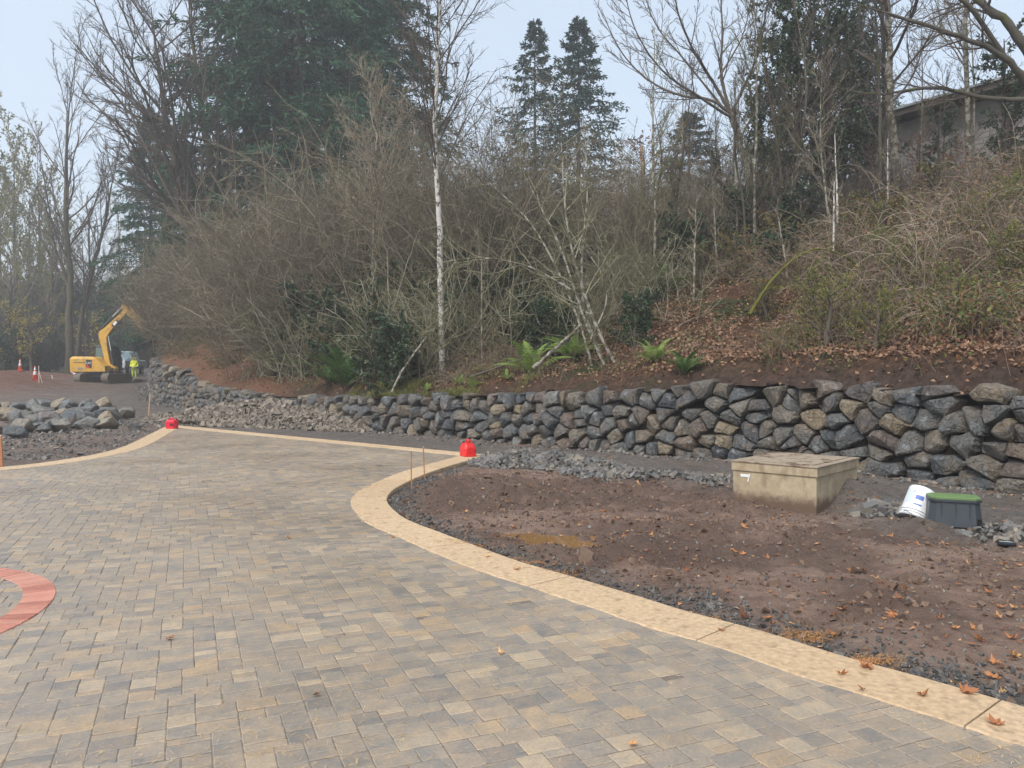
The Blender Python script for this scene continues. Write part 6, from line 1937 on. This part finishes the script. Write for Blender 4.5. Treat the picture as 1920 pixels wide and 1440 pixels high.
# ------------------------------------------------------------------ brambles
def bramble(seed, n, rad, h, nl, ml=None):
    rg = np.random.default_rng(seed)
    az = rg.uniform(0, 2 * math.pi, n); el = rg.uniform(.5, 1.35, n)
    S = np.stack([rg.normal(0, rad * .35, n), rg.normal(0, rad * .35, n), np.zeros(n) - .05], 1)
    D = np.stack([np.cos(az) * np.cos(el), np.sin(az) * np.cos(el), np.sin(el)], 1)
    P = walk(S, D, h * rg.uniform(1.0, 2.3, n), 9, .0, .10, rg, .055)
    Rd = taper(n, 10, np.full(n, .009), np.full(n, .004))
    lv = branch_levels(P, Rd, np.full(n, h), [dict(n=3, t0=.2, t1=.9, ang=.8, len=.45, K=4, up=-.02, wig=.15, rr=.7, rmin=.004)], rg)
    cane = twig_mesh('cane_tangle', [(P, Rd, None, 3)] + lv, M_CANE, rg)
    C, D2, _, _ = kids(lv[0][0], nl, .1, 1, .9, rg, .4)
    return cane, leaf_cloud('leaf_spray', [(C, D2, .085, .06)], ml or M_BRLEAF, rg)
BR = [bramble(200 + k, 58, .8, 1.15, 2 + k % 2, M_RUSTMIX) for k in range(3)]
BRL = [bramble(210 + k, 40, .6, .8, 7) for k in range(2)]
def put_bramble(pr, x, y, s, lab, grp):
    o = mobj('bramble', pr[0], None, (x, y, hz(x, y) - .03), (rgs.normal(0, .08), rgs.normal(0, .08), rgs.uniform(0, 6.3)), (s, s, s * rgs.uniform(.75, 1.1)))
    tag(o, lab, 'bramble', grp); mobj('leaf_spray', pr[1], o)['kind'] = 'stuff'
for (x0, x1), (d0, d1), (s0, s1), n, pr, lab, grp in [((1580, 1960), (16.5, 24), (.7, 1.2), 44, BR, 'tangle of arching brown bramble canes on the right bank', 'brambles on the right bank'),
        ((1440, 1600), (20.5, 26), (.6, .95), 14, BR, 'tangle of bramble canes below the dark evergreen', 'brambles below the evergreen'),
        ((1780, 1980), (12.5, 16), (.6, .95), 18, BRL, 'green-leaved bramble low at the right edge', 'leafy brambles at the right edge'),
        ((1450, 1850), (14.2, 17), (.35, .6), 12, BRL, 'low leafy bramble on the right slope', 'leafy brambles on the right slope'),
        ((560, 960), (20.5, 26), (.5, .8), 22, BRL, 'low leafy bramble above the middle of the wall', 'leafy brambles above the wall'),
        ((840, 960), (20.8, 23), (.5, .8), 10, BR, 'reddish cane tangle beside the white trunk', 'canes beside the white trunk'),
        ((320, 560), (30, 46), (.7, 1.1), 22, BRL, 'low leafy bramble over the red earth bank', 'leafy brambles over the red bank'),
        ((1150, 1420), (22.5, 27), (.5, .85), 9, BR, 'brown cane tangle on the upper leaf slope', 'canes on the upper leaf slope')]:
    c = 0; tries = 0
    while c < n and tries < 600:
        tries += 1
        x, y = at(rgs.uniform(x0, x1), rgs.uniform(d0, d1))
        t_ = wall_dist([x], [y])[0][0]
        if t_ < 1.35: continue
        put_bramble(pr[int(rgs.integers(len(pr)))], x, y, rgs.uniform(s0, s1), lab, grp); c += 1

# ------------------------------------------------------------------ ferns: each frond a part
def frond(seed, m, L=.75, n=30):
    rg = np.random.default_rng(seed)
    t = np.linspace(0, 1, 12)
    R0 = np.stack([t * L * (1 - .12 * t), np.zeros(12), L * (.62 * t - .62 * t ** 2.1)], 1)
    V, q = tubes(R0[None], np.linspace(.005, .0015, 12)[None], 3)
    tt = np.linspace(.08, .99, n)
    C = np.stack([np.interp(tt, t, R0[:, k]) for k in range(3)], 1)
    w = L * .155 * np.sin(np.clip(tt * 1.05 + .08, 0, 1) ** .75 * math.pi) ** .8 + .012
    parts = [(V, q, .5)]
    for s in (-1, 1):
        D = np.stack([np.full(n, .35), np.full(n, s * 1.0), np.full(n, -.18)], 1) + rg.normal(0, .05, (n, 3))
        D = unit(D); e = np.array([L / n * .30, 0, 0])
        tip = C + D * w[:, None]
        Vq = np.stack([C - e, C + e, C + D * w[:, None] * .6 + e * .8, tip, C + D * w[:, None] * .6 - e * .6], 1).reshape(-1, 3)
        f5 = np.arange(n * 5).reshape(n, 5)
        f4 = np.vstack([f5[:, [0, 1, 2, 4]]]); 
        f3 = f5[:, [4, 2, 3, 3]]
        parts.append((Vq, np.vstack([f4]), .5)); parts.append((Vq[[i for k in range(n) for i in (k * 5 + 4, k * 5 + 2, k * 5 + 3, k * 5 + 3)]] + np.tile([[0, 0, 0], [0, 0, 0], [0, 0, 0], [.002, 0, 0]], (n, 1)), np.arange(n * 4).reshape(n, 4), .5))
    V, F_, T = merge(parts)
    return mesh_np('frond', V, [F_], m, False, tint=T * 0)
FR = [frond(300 + k, M_FERN, .75 + .1 * k) for k in range(3)]
FR2 = [frond(310 + k, M_FERN2, .7 + .1 * k) for k in range(2)]
def fern(x, y, s, lab, grp=None, bright=False, n=20):
    t = thing('sword_fern', lab, 'fern', (x, y, hz(x, y) - .02), rgs.uniform(0, 6), grp)
    t.scale = (s * 1.25,) * 3
    t.location.z += .06
    prs = FR2 if bright else FR
    for k in range(n):
        mobj('frond', prs[int(rgs.integers(len(prs)))], t, (0, 0, 0), (rgs.normal(0, .15), -rgs.uniform(.05, .95), k * 2.4 + rgs.normal(0, .2)), (rgs.uniform(.75, 1.15),) * 3)
def on_slope(px, py):
    """first meeting of the sight line with the slope"""
    d = np.linspace(11, 70, 600)
    x = (px - 960) / F * d; z = CAMH - (py - HZ) / F * d
    h = surf(x, d)
    k = int(np.argmax(h > z))
    return float(x[k]), float(d[k])
for px, py, s, br, lab in ((997, 704, 1.3, True, 'bright yellow-green fern right above the wall below the leaning stems'), (1075, 676, 1.4, True, 'green fern beside the foot of the leaning stems'), (1228, 682, .8, True, 'pale upright fern on the brown slope above the wall'), (1285, 708, .65, False, 'small fern on the dark earth right at the wall top'),
                           (1185, 548, 1.3, False, 'dark fern high on the leaf slope'), (1235, 565, 1.25, False, 'dark fern beside the high one on the leaf slope'), (1215, 540, 1.2, False, 'fern behind the two dark ferns high on the slope'), (1020, 655, .95, False, 'dull fern under the dark bush mid slope'),
                           (1190, 628, .9, False, 'low fern on the brown slope between the high ferns and the wall'), (925, 668, 1.2, True, 'green fern between the white trunk and the dark bush')):
    x, y = on_slope(px, py); fern(x, y, s, lab, None, br)
for px, py in ((505, 672), (540, 690), (575, 700), (610, 690), (640, 705), (585, 672), (470, 655), (620, 722), (650, 730), (520, 655), (690, 715), (560, 655)):
    x, y = on_slope(px, py); fern(x, y, rgs.uniform(1.2, 1.6), 'green sword fern on the shaded bank left of the white trunk', 'ferns on the shaded bank', n=17)
for px, py in ((730, 735), (800, 735), (885, 728), (860, 722), (950, 715), (760, 725)):
    x, y = on_slope(px, py); fern(x, y, rgs.uniform(.35, .5), 'small light green fern along the top of the wall', 'small ferns along the wall top', True, n=11)

# ------------------------------------------------------------------ litter and small growth on the slope
n = 130000
px = rgs.uniform(300, 1990, n); d = 11 + 27 * rgs.random(n) ** 1.3
x, y = (px - 960) / F * d, d
t_, zt_ = wall_dist(x, y)
dens = np.where(x > 1.2, .12 + .88 * sm(t_, .85, 1.35), .5 * sm(t_, .7, 1.5)) * (.25 + .75 * (vnoise(x * .7, y * .7, 81) > -.25))
ok = (t_ > .5) & (t_ < 13) & (rgs.random(n) < np.maximum(dens, .06))
x, y, t_, zt_ = x[ok], y[ok], t_[ok], zt_[ok]
C = np.stack([x, y, hill(x, y, t_, zt_) + rgs.uniform(.0, .05, len(x))], 1)
D = rgs.normal(0, 1, (len(x), 3)); D[:, 2] = np.abs(D[:, 2]) * .3
V, f = leaves_at(C, D, .085, .07, rgs)
tag(mobj('leaf_litter', mesh_np('leaf_litter', V, [f], M_LITTER, tint=np.repeat(rgs.random(len(x)), 4))), 'brown fallen leaves covering the slope', kind='stuff')
# sparse green sprigs and grass along the crest of the wall
n = 15000
px = rgs.uniform(330, 1990, n); d = 11 + 24 * rgs.random(n)
x, y = (px - 960) / F * d, d
t_, zt_ = wall_dist(x, y)
ok = (t_ > .8) & (t_ < 9) & (vnoise(x * .9, y * .9, 83) > .12); x, y, t_, zt_ = x[ok], y[ok], t_[ok], zt_[ok]
C = np.stack([x, y, hill(x, y, t_, zt_) + rgs.uniform(.0, .3, len(x)) ** 1.5], 1)
D = rgs.normal(0, 1, (len(x), 3)); D[:, 2] = np.abs(D[:, 2])
V, f = leaves_at(C, D, .085, .06, rgs)
tag(mobj('ground_cover', mesh_np('ground_cover', V, [f], M_BRLEAF, tint=np.repeat(rgs.random(len(x)), 4))), 'low green and yellow leaves scattered over the slope', kind='stuff')
n = 9000
px = rgs.uniform(600, 985, n); x0 = (px - 960) / F
k = np.searchsorted(-WR[:, 0], -(rgs.uniform(-5.5, -.2, n)))
k = np.clip(k, 0, len(WR) - 1); off = rgs.uniform(.45, 1.5, n)
x, y = WR[k, 0] + WN[k, 0] * off, WR[k, 1] + WN[k, 1] * off
ok = vnoise(x * 1.6, y * 1.6, 85) > -.1; x, y = x[ok], y[ok]
C = np.stack([x, y, hill(x, y)], 1); D = np.stack([rgs.normal(0, .5, len(x)), rgs.normal(0, .5, len(x)) - .25, np.full(len(x), 1.)], 1)
V, f = leaves_at(C, D, .24, .014, rgs, .25)
tag(mobj('wiry_grass', mesh_np('wiry_grass', V, [f], M_GRASS, tint=np.repeat(rgs.random(len(x)), 4))), 'tufts of wiry grass along the wall top', kind='stuff')
# bare hanging roots and saplings over the cut earth
n = 420
k = rgs.integers(0, 190, n); off = rgs.uniform(.8, 2.6, n)
x, y = WR[k, 0] + WN[k, 0] * off, WR[k, 1] + WN[k, 1] * off
S = np.stack([x, y, hill(x, y)], 1)
D = np.stack([rgs.normal(0, .5, n), rgs.normal(-.1, .5, n), np.full(n, 1.0)], 1)
Pq = walk(S, D, rgs.uniform(.3, 1.3, n), 6, .0, .12, rgs, .05)
V, q = tubes(Pq, taper(n, 7, np.full(n, .006), np.full(n, .003)), 3)
tag(mobj('stray_twigs', mesh_np('stray_twigs', V, [q], M_CANE, True)), 'thin stray stems and roots over the cut earth above the wall', kind='stuff')

# fallen and leaning dead stems
def log(pts, r0, r1, m, name, lab, cat='log'):
    pts = [np.array(p) for p in pts]
    P, Rd, me = trunk_line([p - pts[0] for p in pts], [r0, r1], m, 'stem', 8)
    t = thing(name, lab, cat, tuple(pts[0])); mobj('stem', me, t)
    lv = branch_levels(P, Rd, np.array([np.linalg.norm(pts[-1] - pts[0])]), [dict(n=9, t0=.2, t1=1, ang=.9, len=.28, K=4, up=.05, wig=.15, rr=.35, rmin=.006), dict(n=4, t0=.1, t1=1, ang=.7, len=.45, K=3, up=.03, wig=.15, rr=.6, rmin=.004)], rgs)
    mobj('side_twig', twig_mesh('side_twig', lv, m, rgs), t)['kind'] = 'stuff'
def sp(px, d, dz): 
    x, y = at(px, d); return (x, y, CAMH + (HZ - dz) / F * d)
log([sp(1405, 17.8, 590), sp(1440, 18, 535), sp(1490, 18.4, 485), sp(1545, 18.8, 468), sp(1620, 19.2, 500)], .042, .02, M_MOSSY, 'mossy_limb', 'arched limb covered in bright green moss on the right slope')
log([sp(1000, 18.6, 690), sp(1040, 18.6, 655), sp(1090, 18.8, 610)], .05, .035, M_BIRCH2, 'fallen_log', 'pale fallen stem propped beside the green fern')
log([sp(735, 21, 735), sp(755, 21, 695), sp(790, 21.2, 645), (*at(800, 21.2), 2.6)], .04, .02, M_BIRCH2, 'leaning_log', 'pale leaning stem beside the dark bush above the wall')
log([sp(880, 20.3, 708), sp(960, 20, 680), sp(1010, 19.8, 665)], .035, .02, M_BARK, 'fallen_log', 'dark fallen branch lying above the wall right of the white trunk')
for k, (px, d, top, lab) in enumerate(((1560, 20.5, 340, 'slim pale sapling rising from the brambles below the evergreen'), (1570, 22, 250, 'tall slim white sapling left of the grey-barked tree'), (1478, 20.5, 390, 'leaning thin sapling in the middle of the bank'), (1300, 22, 380, 'grey sapling on the leaf slope right of the ferns'), (1660, 23, 260, 'thin leaning sapling among the brambles before the house end'), (1345, 24, 330, 'slim sapling left of the leaning maple trunk'), (905, 22, 480, 'thin brown sapling right of the white trunk'), (1080, 21, 520, 'upright thin stem left of the leaning clump'))):
    x, y = at(px, d); z0 = hz(x, y); z1 = CAMH + (HZ - top) / F * d
    ln = rgs.normal(0, .25)
    mm, _ = bare_tree(400 + k, [(0, 0, -.1), (ln * .4, 0, (z1 - z0) * .4), (ln, .1, z1 - z0)], [.035, .028, .01], [dict(n=14, t0=.35, t1=1, ang=.6, len=.28, K=4, up=.08, wig=.1, rr=.4, rmin=.008), dict(n=5, t0=.1, t1=1, ang=.6, len=.45, K=3, up=.05, wig=.12, rr=.6, rmin=.005)], M_BIRCH if k in (0, 1, 4) else M_BIRCH2, M_TWIG)
    put(mm, 'sapling', lab, 'tree', x, y, rgs.uniform(-.4, .4), sink=0)

ST = []
for k in range(4):
    mm_, _ = bare_tree(500 + k, [(0, 0, 0), (rgs.normal(0, .2), 0, 2.6), (rgs.normal(0, .35), .1, 5.2), (rgs.normal(0, .5), .1, 8.5)], [.055, .045, .035, .010], [dict(n=20, t0=.25, t1=1, ang=.62, len=.30, K=5, up=.07, wig=.10, rr=.42, rmin=.011), dict(n=8, t0=.1, t1=1, ang=.6, len=.45, K=4, up=.05, wig=.12, rr=.6, rmin=.008), dict(n=5, t0=.1, t1=1, ang=.6, len=.45, K=3, up=.04, wig=.14, rr=.6, rmin=.006)], (M_BIRCH2, M_MOSS)[k % 2], (M_TWIG, M_TWIGD, M_TWIGO, M_TWIGD)[k])
    ST.append(mm_)
for k in range(24):
    px = (1190 + k * 24 if k < 20 else 1690 + (k - 20) * 70) + rgs.uniform(-14, 14); d = rgs.uniform(23.5, 31)
    x, y = at(px, d)
    put(ST[k % 4], 'slim_tree', 'slim bare tree in the crowded stand along the top of the bank', 'tree', x, y, rgs.uniform(0, 6), rgs.uniform(.6, 1.15), 'slim bare trees along the bank top')
iv = evergreen(67, 7.0, 1.5, 34, M_HOLLY, .15, 9, .1)
for px, d, s_, lab in ((1625, 27.5, .9, 'ivy-wrapped stem between the holly and the house end'), (1425, 29, .8, 'ivy-wrapped stem beside the leaning maple trunk'), (1755, 25.2, .5, 'ivy-wrapped stem in front of the house wall'), (1880, 24.5, .75, 'ivy-wrapped stem near the right picture edge'), (1350, 30, .6, 'ivy-wrapped stem left of the leaning maple')):
    x, y = at(px, d); put(iv, 'ivy_tree', lab, 'tree', x, y, rgs.uniform(0, 6), s_)
yg = evergreen(68, 2.6, 1.7, 20, M_YELGRN, .11, 7, .05)
for k in range(26):
    x, y = at(rgs.uniform(1480, 1985), rgs.uniform(13.2, 22))
    if wall_dist([x], [y])[0][0] < 1.5: continue
    put(yg, 'yellow_green_bush', 'low yellow-green leafy bush in the undergrowth of the right bank', 'bush', x, y, rgs.uniform(0, 6), rgs.uniform(.28, .5), 'yellow-green bushes on the right bank')

# ------------------------------------------------------------------ thin mist
mm, nt, bs = new_mat('thin_mist')
nt.nodes.remove(bs)
pv_ = nt.nodes.new('ShaderNodeVolumePrincipled')
pv_.inputs['Color'].default_value = (.93, .96, 1.0, 1)
pv_.inputs['Density'].default_value = .0018
pv_.inputs['Anisotropy'].default_value = .2
nt.links.new(pv_.outputs[0], nt.nodes['Material Output'].inputs['Volume'])
hb_ = BM().box((0, 280, 29.5), (846, 690, 66)).build('haze', mm)
tag(hb_, 'thin pale mist over the whole place', kind='stuff')
